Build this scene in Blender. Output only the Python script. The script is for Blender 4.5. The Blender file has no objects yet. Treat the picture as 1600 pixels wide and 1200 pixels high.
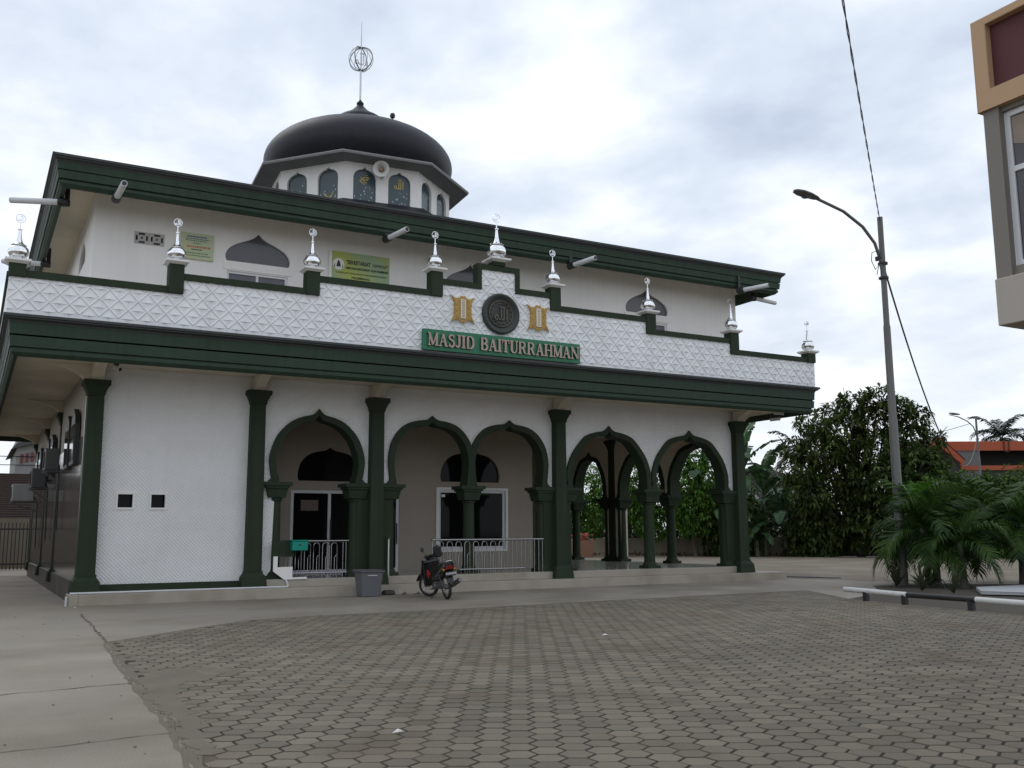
import bpy, bmesh, math, random
from mathutils import Vector, Matrix
from mathutils.geometry import tessellate_polygon
random.seed(7)
R = math.radians
SC = bpy.context.scene
COL = SC.collection

# ------------------------------------------------------------------ camera
YAW, PITCH, ROLL = 0.50788, 0.15175, -0.00578
fw = Vector((math.sin(YAW)*math.cos(PITCH), math.cos(YAW)*math.cos(PITCH), math.sin(PITCH)))
rt = Vector((math.cos(YAW), -math.sin(YAW), 0)); up = rt.cross(fw)
r2 = math.cos(ROLL)*rt + math.sin(ROLL)*up; u2 = -math.sin(ROLL)*rt + math.cos(ROLL)*up
cd = bpy.data.cameras.new('camera'); cam = bpy.data.objects.new('camera', cd); COL.objects.link(cam)
cd.sensor_fit = 'HORIZONTAL'; cd.sensor_width = 36; cd.lens = 1518.57/1600*36
cd.clip_start = 0.1; cd.clip_end = 2000
m = Matrix.Identity(4)
for i in range(3):
    m[i][0] = r2[i]; m[i][1] = u2[i]; m[i][2] = -fw[i]
m[0][3], m[1][3], m[2][3] = -2.36268, -23.67505, 1.51
cam.matrix_world = m
SC.camera = cam

# ------------------------------------------------------------------ sky, sun, exposure
SUN_EL, SUN_AZ = 48, 150      # overcast: the sun is a weak broad glow high behind the building
w = bpy.data.worlds.new('World'); SC.world = w; w.use_nodes = True
nt = w.node_tree; N = nt.nodes; L = nt.links; N.clear()
def nn(t, **k):
    n = N.new(t)
    for a, b in k.items(): setattr(n, a, b)
    return n
def wmath(op, a, b=None, c=None):
    n = nn('ShaderNodeMath', operation=op)
    for i, v in enumerate((a, b, c)):
        if v is None: continue
        if isinstance(v, (int, float)): n.inputs[i].default_value = v
        else: L.new(v, n.inputs[i])
    return n.outputs[0]
sky = nn('ShaderNodeTexSky', sky_type='NISHITA'); sky.sun_disc = False
sky.sun_elevation = R(SUN_EL); sky.sun_rotation = R(-20)
sky.air_density = 1.3; sky.dust_density = 2.0
tc = nn('ShaderNodeTexCoord'); sp = nn('ShaderNodeSeparateXYZ'); L.new(tc.outputs['Generated'], sp.inputs[0])
zz = wmath('ADD', wmath('MAXIMUM', sp.outputs[2], 0.0), 0.16)
cx = wmath('DIVIDE', sp.outputs[0], zz); cy = wmath('DIVIDE', sp.outputs[1], zz)
cb = nn('ShaderNodeCombineXYZ'); L.new(cx, cb.inputs[0]); L.new(cy, cb.inputs[1])
mp = nn('ShaderNodeMapping'); mp.inputs['Rotation'].default_value = (0, 0, R(-25)); mp.inputs['Scale'].default_value = (1.0, 0.85, 1)
mp.inputs['Location'].default_value = (3.1, 1.7, 0)
L.new(cb.outputs[0], mp.inputs[0])
n1 = nn('ShaderNodeTexNoise'); n1.inputs['Scale'].default_value = 2.7; n1.inputs['Detail'].default_value = 7; n1.inputs['Roughness'].default_value = 0.52; n1.inputs['Distortion'].default_value = 0.08
L.new(mp.outputs[0], n1.inputs['Vector'])
n2 = nn('ShaderNodeTexNoise'); n2.inputs['Scale'].default_value = 0.42; n2.inputs['Detail'].default_value = 3
L.new(mp.outputs[0], n2.inputs['Vector'])
cl = wmath('ADD', wmath('MULTIPLY', n1.outputs[0], 0.7), wmath('MULTIPLY', n2.outputs[0], 0.3))
ramp = nn('ShaderNodeValToRGB')
e = ramp.color_ramp.elements
e[0].position = 0.34; e[0].color = (0.46, 0.525, 0.64, 1)
e[1].position = 0.60; e[1].color = (0.86, 0.89, 0.945, 1)
x = ramp.color_ramp.elements.new(0.48); x.color = (0.63, 0.69, 0.785, 1)
L.new(cl, ramp.inputs[0])
# the cloud deck thins to bright white air towards the horizon
hz = wmath('SUBTRACT', 1.0, wmath('SMOOTH_MIN', wmath('MULTIPLY', wmath('MAXIMUM', sp.outputs[2], 0.0), 3.2), 1.0, 0.2))
mixh = nn('ShaderNodeMixRGB'); mixh.inputs[2].default_value = (0.84, 0.87, 0.90, 1)
L.new(wmath('MULTIPLY', hz, 0.75), mixh.inputs[0]); L.new(ramp.outputs[0], mixh.inputs[1])
sc10 = nn('ShaderNodeMixRGB', blend_type='MULTIPLY'); sc10.inputs[0].default_value = 1; sc10.inputs[2].default_value = (13.0, 13.0, 13.0, 1)
L.new(mixh.outputs[0], sc10.inputs[1])
mixs = nn('ShaderNodeMixRGB'); mixs.inputs[0].default_value = 0.94
L.new(sky.outputs[0], mixs.inputs[1]); L.new(sc10.outputs[0], mixs.inputs[2])
bg = nn('ShaderNodeBackground'); bg.inputs[1].default_value = 0.1
L.new(mixs.outputs[0], bg.inputs[0])
wo = nn('ShaderNodeOutputWorld'); L.new(bg.outputs[0], wo.inputs[0])

sd = bpy.data.lights.new('sun', 'SUN'); sd.energy = 0.5; sd.angle = R(35); sd.color = (1.0, 0.97, 0.92)
so = bpy.data.objects.new('sun', sd); COL.objects.link(so)
az = R(-20)   # azimuth from +Y towards +X
d = Vector((math.sin(az)*math.cos(R(SUN_EL)), math.cos(az)*math.cos(R(SUN_EL)), math.sin(R(SUN_EL))))
so.rotation_euler = d.to_track_quat('Z', 'Y').to_euler()
SC.view_settings.view_transform = 'Standard'; SC.view_settings.look = 'None'
SC.view_settings.exposure = 0.0; SC.view_settings.gamma = 1.0
SC.view_settings.use_curve_mapping = False

# ------------------------------------------------------------------ materials
MATS = {}
def pm(name, col, rough=0.7, var=0.12, scale=2.0, bump=0.0, bscale=60.0, metal=0.0, streak=0.0, tint=None, island=0.0, objrand=0.0, spec=0.5, bdist=0.01, lattice=0.0, attr=None, stain=0.0, grit=0.0):
    """procedural paint/stone/metal: base colour, mottling, optional vertical rain streaks, fine bump"""
    if name in MATS: return MATS[name]
    mt = bpy.data.materials.new(name); mt.use_nodes = True
    t = mt.node_tree; n = t.nodes; l = t.links
    b = n['Principled BSDF']; b.inputs['Roughness'].default_value = rough; b.inputs['Metallic'].default_value = metal
    b.inputs['Specular IOR Level'].default_value = spec
    g = n.new('ShaderNodeNewGeometry')
    def math_(op, a, bb):
        x = n.new('ShaderNodeMath'); x.operation = op
        for i, v in enumerate((a, bb)):
            if isinstance(v, (int, float)): x.inputs[i].default_value = v
            else: l.new(v, x.inputs[i])
        return x.outputs[0]
    nz = n.new('ShaderNodeTexNoise'); nz.inputs['Scale'].default_value = scale; nz.inputs['Detail'].default_value = 6
    l.new(g.outputs['Position'], nz.inputs['Vector'])
    fac = math_('MULTIPLY_ADD', nz.outputs[0], 2*var); fac.node.inputs[2].default_value = 1-var
    if streak:
        mp_ = n.new('ShaderNodeMapping'); mp_.inputs['Scale'].default_value = (7, 7, 0.35)
        l.new(g.outputs['Position'], mp_.inputs[0])
        ns = n.new('ShaderNodeTexNoise'); ns.inputs['Scale'].default_value = 1.0; ns.inputs['Detail'].default_value = 4
        l.new(mp_.outputs[0], ns.inputs['Vector'])
        s_ = math_('MULTIPLY_ADD', math_('POWER', ns.outputs[0], 2.5), -streak*2.2); s_.node.inputs[2].default_value = 1+streak*0.25
        fac = math_('MULTIPLY', fac, s_)
    if island:
        q_ = math_('MULTIPLY_ADD', g.outputs['Random Per Island'], 2*island); q_.node.inputs[2].default_value = 1-island
        fac = math_('MULTIPLY', fac, q_)
    if objrand:
        oi = n.new('ShaderNodeObjectInfo')
        q_ = math_('MULTIPLY_ADD', oi.outputs['Random'], 2*objrand); q_.node.inputs[2].default_value = 1-objrand
        fac = math_('MULTIPLY', fac, q_)
    if attr:
        at_ = n.new('ShaderNodeAttribute'); at_.attribute_name = attr
        q_ = math_('MULTIPLY_ADD', at_.outputs['Fac'], 0.40); q_.node.inputs[2].default_value = 0.80
        fac = math_('MULTIPLY', fac, q_)
    for amt, sc_ in ((stain, 0.33), (grit, 55.0)):
        if amt:
            n3 = n.new('ShaderNodeTexNoise'); n3.inputs['Scale'].default_value = sc_; n3.inputs['Detail'].default_value = 5; n3.inputs['Roughness'].default_value = 0.65
            l.new(g.outputs['Position'], n3.inputs['Vector'])
            q_ = math_('MULTIPLY_ADD', n3.outputs[0], 4*amt); q_.node.inputs[2].default_value = 1-2*amt
            fac = math_('MULTIPLY', fac, q_)
    mx = n.new('ShaderNodeMixRGB'); mx.blend_type = 'MULTIPLY'; mx.inputs[0].default_value = 1
    mx.inputs[1].default_value = (*col, 1); 
    if tint:
        nt_ = n.new('ShaderNodeTexNoise'); nt_.inputs['Scale'].default_value = tint[1]; nt_.inputs['Detail'].default_value = 4
        l.new(g.outputs['Position'], nt_.inputs['Vector'])
        rp = n.new('ShaderNodeValToRGB'); rp.color_ramp.elements[0].position = tint[2]; rp.color_ramp.elements[1].position = tint[3]
        l.new(nt_.outputs[0], rp.inputs[0])
        m2 = n.new('ShaderNodeMixRGB'); m2.inputs[1].default_value = (*col, 1); m2.inputs[2].default_value = (*tint[0], 1)
        l.new(rp.outputs[0], m2.inputs[0]); l.new(m2.outputs[0], mx.inputs[1])
    l.new(fac, mx.inputs[2]); l.new(mx.outputs[0], b.inputs['Base Color'])
    if rough > 0.15:
        rr = math_('MULTIPLY_ADD', nz.outputs[0], 0.24); rr.node.inputs[2].default_value = max(0.02, rough-0.12)
        l.new(rr, b.inputs['Roughness'])
    if bump:
        bn = n.new('ShaderNodeTexNoise'); bn.inputs['Scale'].default_value = bscale; bn.inputs['Detail'].default_value = 4
        l.new(g.outputs['Position'], bn.inputs['Vector'])
        h = bn.outputs[0]
        if lattice:
            sx = n.new('ShaderNodeSeparateXYZ'); l.new(g.outputs['Position'], sx.inputs[0])
            k = math.pi/lattice
            a1 = math_('ABSOLUTE', math_('SINE', math_('MULTIPLY', math_('ADD', sx.outputs[0], sx.outputs[2]), k), 0), 0)
            a2 = math_('ABSOLUTE', math_('SINE', math_('MULTIPLY', math_('SUBTRACT', sx.outputs[0], sx.outputs[2]), k), 0), 0)
            h = math_('ADD', math_('MULTIPLY', math_('POWER', math_('MULTIPLY', a1, a2), 0.6), 1.0), math_('MULTIPLY', h, 0.15))
        bp = n.new('ShaderNodeBump'); bp.inputs['Strength'].default_value = bump; bp.inputs['Distance'].default_value = bdist
        l.new(h, bp.inputs['Height']); l.new(bp.outputs[0], b.inputs['Normal'])
    MATS[name] = mt
    return mt
def leafmat(name, c1, c2, rough=0.62):
    if name in MATS: return MATS[name]
    mt = bpy.data.materials.new(name); mt.use_nodes = True
    t = mt.node_tree; n = t.nodes; l = t.links
    b = n['Principled BSDF']; b.inputs['Roughness'].default_value = rough; b.inputs['Specular IOR Level'].default_value = 0.22
    g = n.new('ShaderNodeNewGeometry')
    nz = n.new('ShaderNodeTexNoise'); nz.inputs['Scale'].default_value = 0.9; nz.inputs['Detail'].default_value = 3
    l.new(g.outputs['Position'], nz.inputs['Vector'])
    ad = n.new('ShaderNodeMath'); ad.operation = 'MULTIPLY_ADD'; ad.inputs[1].default_value = 0.75
    l.new(g.outputs['Random Per Island'], ad.inputs[0]); 
    sb = n.new('ShaderNodeMath'); sb.operation = 'MULTIPLY_ADD'; sb.inputs[1].default_value = 1.2; sb.inputs[2].default_value = -0.5
    l.new(nz.outputs[0], sb.inputs[0]); l.new(sb.outputs[0], ad.inputs[2])
    mx = n.new('ShaderNodeMixRGB'); mx.inputs[1].default_value = (*c1, 1); mx.inputs[2].default_value = (*c2, 1)
    ad.use_clamp = True
    l.new(ad.outputs[0], mx.inputs[0]); l.new(mx.outputs[0], b.inputs['Base Color'])
    tr = n.new('ShaderNodeBsdfTranslucent'); l.new(mx.outputs[0], tr.inputs[0])
    ms = n.new('ShaderNodeMixShader'); ms.inputs[0].default_value = 0.28
    l.new(b.outputs[0], ms.inputs[1]); l.new(tr.outputs[0], ms.inputs[2])
    l.new(ms.outputs[0], n['Material Output'].inputs['Surface'])
    MATS[name] = mt
    return mt
def glassmat(name, col, rough=0.06, var=0.2, scale=1.5):
    return pm(name, col, rough, var, scale, spec=0.6)

GREEN   = pm('green_paint', (0.027, 0.041, 0.0235), 0.7, 0.24, 1.1, 0.25, 40, streak=0.22, spec=0.2)
GREENF  = pm('green_fascia_paint', (0.033, 0.057, 0.039), 0.65, 0.22, 0.9, 0.2, 12, streak=0.28, spec=0.25)
DARKCAP = pm('dark_cornice_paint', (0.040, 0.046, 0.044), 0.6, 0.22, 2.5, streak=0.2)
WHITE   = pm('white_wall_paint', (0.81, 0.795, 0.77), 0.8, 0.09, 0.8, 0.15, 30, streak=0.06, stain=0.06)
RELIEFW = pm('white_relief_paint', (0.83, 0.84, 0.85), 0.7, 0.12, 2.0, 0.15, 70, streak=0.14, stain=0.06)
LATTW   = pm('white_embossed_tile', (0.81, 0.81, 0.815), 0.6, 0.08, 0.9, 0.9, 50, lattice=0.085, bdist=0.014, streak=0.03, stain=0.06)
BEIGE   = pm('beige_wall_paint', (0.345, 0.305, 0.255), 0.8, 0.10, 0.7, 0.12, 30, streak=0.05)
SOFFIT  = pm('cream_soffit_paint', (0.68, 0.61, 0.50), 0.85, 0.10, 0.6, 0.1, 30, tint=((0.50, 0.46, 0.36), 0.5, 0.45, 0.75))
STEP    = pm('cream_step_cement', (0.385, 0.345, 0.285), 0.75, 0.14, 1.2, 0.2, 40, tint=((0.28, 0.25, 0.20), 1.2, 0.45, 0.7), grit=0.06, stain=0.08)
FLOORT  = pm('glossy_porch_tile', (0.36, 0.35, 0.31), 0.14, 0.08, 0.8)
STEEL   = pm('polished_steel', (0.31, 0.31, 0.31), 0.25, 0.05, 4, metal=1.0)
DULLST  = pm('dull_steel', (0.55, 0.55, 0.56), 0.34, 0.1, 5, metal=1.0)
SILVER  = pm('mirror_silver', (0.86, 0.87, 0.88), 0.07, 0.04, 8, metal=1.0)
ALU     = pm('white_aluminium', (0.66, 0.67, 0.69), 0.4, 0.05, 3)
DKGLASS = pm('dark_glass', (0.007, 0.007, 0.008), 0.05, 0.2, 2, spec=0.10)
GRGLASS = pm('grey_tinted_glass', (0.10, 0.10, 0.115), 0.12, 0.2, 1.0, spec=0.5)
BLACK   = pm('black_metal', (0.018, 0.018, 0.018), 0.5, 0.2, 4)
DOMEM   = pm('black_dome_sheet', (0.016, 0.017, 0.024), 0.5, 0.3, 0.7, 0.3, 5, streak=0.3, spec=0.3, stain=0.1)
GREYC   = pm('grey_eave_concrete', (0.22, 0.22, 0.215), 0.85, 0.12, 1.4, 0.2, 40, streak=0.15)
PVC     = pm('white_plastic_pipe', (0.64, 0.65, 0.66), 0.5, 0.1, 4)
GOLD    = pm('gold_paint', (0.42, 0.255, 0.05), 0.45, 0.2, 9, 0.3, 60)

# ------------------------------------------------------------------ mesh helpers
def wl(o):
    return o.get('_w') if o is None else WL.get(o.name, Vector((0, 0, 0)))
WL = {}
class MB:
    """collects shapes in world coordinates; build() links them as ONE mesh object under its parent"""
    def __init__(s): s.v = []; s.f = []
    def add(s, vs, fs):
        o = len(s.v); s.v += [tuple(p) for p in vs]; s.f += [tuple(i+o for i in f) for f in fs]; return s
    def box(s, x0, x1, y0, y1, z0, z1):
        return s.add([(x0,y0,z0),(x1,y0,z0),(x1,y1,z0),(x0,y1,z0),(x0,y0,z1),(x1,y0,z1),(x1,y1,z1),(x0,y1,z1)],
              [(3,2,1,0),(4,5,6,7),(0,1,5,4),(1,2,6,5),(2,3,7,6),(3,0,4,7)])
    def frus(s, cx, cy, z0, z1, a0, b0, a1, b1):
        """box that tapers from half sizes a0,b0 at z0 to a1,b1 at z1"""
        return s.add([(cx-a0,cy-b0,z0),(cx+a0,cy-b0,z0),(cx+a0,cy+b0,z0),(cx-a0,cy+b0,z0),(cx-a1,cy-b1,z1),(cx+a1,cy-b1,z1),(cx+a1,cy+b1,z1),(cx-a1,cy+b1,z1)],
              [(3,2,1,0),(4,5,6,7),(0,1,5,4),(1,2,6,5),(2,3,7,6),(3,0,4,7)])
    def prism(s, poly, a, b, plane='XZ', holes=()):
        loops = [list(poly)] + [list(h) for h in holes]
        flat = [p for lp in loops for p in lp]; n = len(flat)
        if plane == 'XZ': mk = lambda p, t: (p[0], t, p[1])
        elif plane == 'YZ': mk = lambda p, t: (t, p[0], p[1])
        elif plane == 'XY': mk = lambda p, t: (p[0], p[1], t)
        else: mk = plane
        tris = tessellate_polygon([[Vector((p[0], p[1], 0)) for p in lp] for lp in loops])
        vs = [mk(p, a) for p in flat] + [mk(p, b) for p in flat]
        fs = [tuple(t) for t in tris] + [tuple(i+n for i in reversed(t)) for t in tris]
        o = 0
        for lp in loops:
            k = len(lp)
            for i in range(k):
                j = (i+1) % k; fs.append((o+i, o+j, n+o+j, n+o+i))
            o += k
        return s.add(vs, fs)
    def tube(s, pts, r, n=8, caps=True):
        pts = [Vector(p) for p in pts]; rr = r if isinstance(r, (list, tuple)) else [r]*len(pts)
        vs = []; fs = []; px = None
        for i, p in enumerate(pts):
            t = (pts[min(i+1, len(pts)-1)] - pts[max(i-1, 0)]).normalized()
            if px is None: px = t.cross(Vector((0, 0, 1)) if abs(t.z) < 0.9 else Vector((1, 0, 0))).normalized()
            else: px = (px - t*px.dot(t)).normalized()
            py = t.cross(px)
            for k in range(n):
                a = 2*math.pi*k/n; vs.append(p + (px*math.cos(a) + py*math.sin(a))*rr[i])
        for i in range(len(pts)-1):
            for k in range(n):
                k2 = (k+1) % n; fs.append((i*n+k, i*n+k2, (i+1)*n+k2, (i+1)*n+k))
        if caps:
            fs.append(tuple(reversed(range(n)))); fs.append(tuple((len(pts)-1)*n+k for k in range(n)))
        return s.add(vs, fs)
    def lathe(s, prof, c, n=24, axis='Z', rot=0):
        """prof: list of (radius, height)"""
        vs = []; fs = []; m_ = len(prof)
        for (r_, h) in prof:
            for k in range(n):
                a = 2*math.pi*k/n + rot
                if axis == 'Z': vs.append((c[0]+r_*math.cos(a), c[1]+r_*math.sin(a), c[2]+h))
                elif axis == 'Y': vs.append((c[0]+r_*math.cos(a), c[1]+h, c[2]+r_*math.sin(a)))
                else: vs.append((c[0]+h, c[1]+r_*math.cos(a), c[2]+r_*math.sin(a)))
        for i in range(m_-1):
            for k in range(n):
                k2 = (k+1) % n; fs.append((i*n+k, i*n+k2, (i+1)*n+k2, (i+1)*n+k))
        if prof[0][0] > 1e-4: fs.append(tuple(reversed(range(n))))
        if prof[-1][0] > 1e-4: fs.append(tuple((m_-1)*n+k for k in range(n)))
        return s.add(vs, fs)
    def ribbon(s, pts, wid, y0, y1):
        """flat stroke in the XZ plane with a thickness from y0 to y1"""
        pts = [Vector((p[0], p[1])) for p in pts]; ww = wid if isinstance(wid, (list, tuple)) else [wid]*len(pts)
        lf = []; rg = []
        for i, p in enumerate(pts):
            t = (pts[min(i+1, len(pts)-1)] - pts[max(i-1, 0)]); t = t.normalized() if t.length > 1e-9 else Vector((1, 0))
            nr = Vector((-t.y, t.x)); lf.append(p + nr*ww[i]/2); rg.append(p - nr*ww[i]/2)
        k = len(pts)
        vs = [(p.x, y0, p.y) for p in lf] + [(p.x, y0, p.y) for p in rg] + [(p.x, y1, p.y) for p in lf] + [(p.x, y1, p.y) for p in rg]
        fs = []
        for i in range(k-1):
            fs += [(i, i+1, k+i+1, k+i), (2*k+i, 3*k+i, 3*k+i+1, 2*k+i+1), (i, 2*k+i, 2*k+i+1, i+1), (k+i, k+i+1, 3*k+i+1, 3*k+i)]
        fs += [(0, k, 3*k, 2*k), (k-1, 3*k-1, 4*k-1, 2*k-1)]
        fs[-1] = (k-1, 2*k+k-1, 3*k+k-1, k+k-1)
        return s.add(vs, fs)
    def sweep_rect(s, prof, rect):
        x0, x1, y0, y1 = rect; vs = []; fs = []; n = len(prof)
        for (o, z) in prof: vs += [(x0-o,y0-o,z),(x1+o,y0-o,z),(x1+o,y1+o,z),(x0-o,y1+o,z)]
        for i in range(n):
            j = (i+1) % n
            for k in range(4):
                k2 = (k+1) % 4; fs.append((i*4+k, i*4+k2, j*4+k2, j*4+k))
        return s.add(vs, fs)
    def mesh(s, name, mat, origin=Vector((0, 0, 0)), smooth=False, bevel=0, fix=True):
        me = bpy.data.meshes.new(name)
        me.from_pydata([(p[0]-origin[0], p[1]-origin[1], p[2]-origin[2]) for p in s.v], [], s.f)
        if fix or bevel:
            bm = bmesh.new(); bm.from_mesh(me)
            if bevel:
                bmesh.ops.bevel(bm, geom=[e_ for e_ in bm.edges if e_.is_manifold and e_.calc_face_angle(0) > 0.6], offset=bevel, segments=1, affect='EDGES')
            if fix: bmesh.ops.recalc_face_normals(bm, faces=bm.faces)
            bm.to_mesh(me); bm.free()
        if mat: me.materials.append(mat)
        if smooth:
            me.polygons.foreach_set('use_smooth', [True]*len(me.polygons))
            me.set_sharp_from_angle(angle=R(38))
        me.update()
        return me
    def build(s, name, mat, parent=None, smooth=False, bevel=0, fix=True, **props):
        org = WL[parent.name] if parent is not None else Vector((0, 0, 0))
        o = bpy.data.objects.new(name, s.mesh(name, mat, org, smooth, bevel, fix)); COL.objects.link(o)
        if parent is not None: o.parent = parent
        WL[o.name] = org
        for k, v_ in props.items(): o[k] = v_
        return o
def tag(o, label, cat=None, group=None, kind=None):
    o['label'] = label
    if cat: o['category'] = cat
    if group: o['group'] = group
    if kind: o['kind'] = kind
    return o
def thing(name, loc, label, cat, group=None, rz=0):
    o = bpy.data.objects.new(name, None); COL.objects.link(o); o.empty_display_size = 0.2
    o.location = loc; o.rotation_euler = (0, 0, rz); WL[o.name] = Vector(loc)
    return tag(o, label, cat, group)
def local(name, loc, label, cat, group=None, rot=(0, 0, 0)):
    """a thing whose parts are built in its own coordinates"""
    o = thing(name, loc, label, cat, group); o.rotation_euler = rot; WL[o.name] = Vector((0, 0, 0)); return o
def place(me, name, parent, loc, rot=(0, 0, 0), scale=(1, 1, 1)):
    o = bpy.data.objects.new(name, me); COL.objects.link(o); o.location = loc; o.rotation_euler = rot; o.scale = scale
    if parent is not None: o.parent = parent
    return o
def copy_tree(o, parent=None):
    c = o.copy(); COL.objects.link(c); c.parent = parent
    for ch in list(o.children): copy_tree(ch, c)
    return c
def cat_rom(pts, k=3):
    out = []; n = len(pts)
    for i in range(n-1):
        p0, p1, p2, p3 = pts[max(i-1, 0)], pts[i], pts[i+1], pts[min(i+2, n-1)]
        for j in range(k):
            t = j/k
            out.append(tuple(0.5*((2*p1[c]) + (-p0[c]+p2[c])*t + (2*p0[c]-5*p1[c]+4*p2[c]-p3[c])*t*t + (-p0[c]+3*p1[c]-3*p2[c]+p3[c])*t**3) for c in range(len(p1))))
    out.append(tuple(pts[-1])); return out
def text_mesh(body, size, mat, name, extrude=0.0, align='LEFT', offset=0.0):
    cu = bpy.data.curves.new(name, 'FONT'); cu.body = body; cu.size = size; cu.extrude = extrude; cu.align_x = align; cu.offset = offset
    cu.resolution_u = 2
    ob = bpy.data.objects.new(name, cu); COL.objects.link(ob)
    dg = bpy.context.evaluated_depsgraph_get()
    me = bpy.data.meshes.new_from_object(ob.evaluated_get(dg))
    bpy.data.objects.remove(ob); bpy.data.curves.remove(cu)
    me.materials.clear(); me.materials.append(mat); me.name = name
    return me
def text_at(body, x, y, z, size, mat, parent, width=None, bold=0.0, extrude=0.002):
    """writing on a vertical board that faces -Y"""
    me = text_mesh(body, size, mat, 'lettering', extrude, offset=bold)
    sx = 1.0
    if width:
        xs = [v.co.x for v in me.vertices]; sx = width/(max(xs)-min(xs))
    o = place(me, 'lettering', parent, Vector((x, y, z)) - WL[parent.name], (R(90), 0, 0), (sx, 1, 1))
    return o
ALLAH = [[(0.92,0.0),(0.92,0.5),(0.92,1.0)], [(0.70,0.95),(0.70,0.12),(0.60,0.05),(0.50,0.10)], [(0.50,0.95),(0.50,0.12),(0.40,0.05),(0.30,0.12)],
         [(0.30,0.12),(0.20,0.40),(0.05,0.28),(0.08,0.08),(0.20,0.04),(0.30,0.12)], [(0.44,1.16),(0.52,1.06),(0.60,1.16),(0.68,1.06),(0.76,1.18)]]
MUHAM = [[(1.0,0.75),(0.85,0.95),(0.75,0.75),(0.9,0.6),(0.65,0.55),(0.45,0.62)], [(0.75,0.9),(0.5,0.85),(0.3,0.6),(0.5,0.35),(0.75,0.2)],
         [(0.45,0.62),(0.3,0.5),(0.1,0.55)], [(0.15,0.9),(0.22,0.6),(0.05,0.4),(0.35,0.15),(0.55,0.0)], [(0.6,1.1),(0.85,1.15)]]
SWORDS = [[(0.0,0.95),(0.15,0.6),(0.45,0.35),(1.0,0.12)], [(1.0,1.0),(0.9,0.65),(0.6,0.38),(0.05,0.05)], [(0.72,0.36),(0.80,0.12)], [(0.28,0.36),(0.2,0.12)]]

# ------------------------------------------------------------------ ground, yard and hexagonal paving
DIRT = pm('sandy_ground', (0.17, 0.145, 0.105), 0.95, 0.25, 0.35, 0.5, 9)
CONC = pm('weathered_concrete', (0.268, 0.238, 0.192), 0.85, 0.26, 0.8, 0.45, 45, tint=((0.185, 0.158, 0.119), 0.38, 0.44, 0.68), bdist=0.006, grit=0.2, stain=0.13)
JOINT = pm('dark_paving_joint', (0.024, 0.020, 0.015), 0.95, 0.3, 3, 0.6, 60, tint=((0.100, 0.080, 0.055), 0.8, 0.53, 0.66))
MORT = pm('sandy_mortar', (0.140, 0.120, 0.088), 0.95, 0.30, 2.2, 0.8, 30, grit=0.15)
tag(MB().add([(-500,-500,-0.16),(500,-500,-0.16),(500,500,-0.16),(-500,500,-0.16)], [(0,1,2,3)]).build('ground', DIRT, fix=False), 'bare sandy ground around and beyond the yard', kind='structure')
PAVE = [(-0.51,-8.47),(0.91,-7.07),(2.16,-5.98),(3.53,-5.70),(6.46,-5.68),(8.44,-5.45),(12.16,-5.21),(14.99,-5.09),(16.6,-5.05),(15.8,-6.5),(15.0,-7.9),(14.6,-10.0),(14.3,-12.0),(13.8,-34),(-1.4,-34),(-1.02,-18.4),(-0.95,-16.75),(-0.83,-15.3),(-0.79,-13.9),(-0.69,-11.3)]
BED = [(15.02,-7.88),(17.6,-6.6),(19.6,-4.6),(22.3,-4.9),(24,-7),(26,-9),(25,-14),(15.2,-14.5),(14.32,-12.0),(14.62,-10.0)]
def wob(poly, amp, step, seed):
    rs = random.Random(seed); out = []
    for i, p in enumerate(poly):
        a, b = Vector(p), Vector(poly[(i+1) % len(poly)]); n = max(1, int((b-a).length/step))
        for j in range(n):
            q_ = a.lerp(b, j/n); out.append((q_.x+rs.uniform(-amp, amp), q_.y+rs.uniform(-amp, amp)))
    return out
both = PAVE[:10] + BED[:8] + [(13.8,-34)] + PAVE[14:]
hole = wob(both, 0.022, 0.16, 3)
yard = MB().prism([(-45,-60),(75,-60),(66,-6),(50.5,10.2),(44.0,16.2),(36.5,24.8),(31.5,31.5),(-45,33)], -0.15, 0.0, 'XY', [hole]).build('concrete_yard', CONC)
tag(yard, 'pale stained concrete slab in front of and beside the building', kind='structure')
# narrow expansion joints and cracks in the slab, cut as thin dark lines of dirt
CRK = pm('crack_dirt', (0.085, 0.075, 0.058), 0.95, 0.3, 5)
def crack(pts, wd, seed):
    rs = random.Random(seed); out = []
    for i in range(len(pts)-1):
        a, b = Vector(pts[i]), Vector(pts[i+1]); n = max(2, int((b-a).length/0.14))
        for j in range(n):
            q_ = a.lerp(b, j/n); out.append((q_.x+rs.uniform(-0.03, 0.03), q_.y+rs.uniform(-0.03, 0.03)))
    mb = MB(); k = len(out); vs = []
    for i, p in enumerate(out):
        t = Vector(out[min(i+1, k-1)])-Vector(out[max(i-1, 0)]); t.normalize(); w_ = wd*rs.uniform(0.35, 1.2)
        vs += [(p[0]-t.y*w_, p[1]+t.x*w_, 0.004), (p[0]+t.y*w_, p[1]-t.x*w_, 0.004)]
    mb.add(vs, [(2*i, 2*i+1, 2*i+3, 2*i+2) for i in range(k-1)])
    return mb.build('slab_crack', CRK, yard, fix=False)
crack([(-0.51,-8.47),(-0.42,-6.2),(-0.35,-3.6),(-0.3,-2.6)], 0.016, 1)
crack([(-0.3,-2.9),(0.3,-2.6),(0.9,-2.5)], 0.012, 2)
crack([(-0.75,-12.7),(-2.2,-12.9),(-5,-12.7)], 0.012, 4)
crack([(-0.9,-15.6),(-2.4,-15.7),(-5,-15.5)], 0.007, 5)
tag(MB().prism(wob(BED, 0.05, 0.3, 5), -0.15, -0.008, 'XY').build('planting_bed', pm('bed_soil', (0.060, 0.050, 0.038), 0.95, 0.3, 2, 0.9, 25)), 'dark soil bed of the palms behind the low rail', kind='structure')
paving = MB().prism(PAVE, -0.152, -0.0045, 'XY').build('paving', JOINT)
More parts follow.
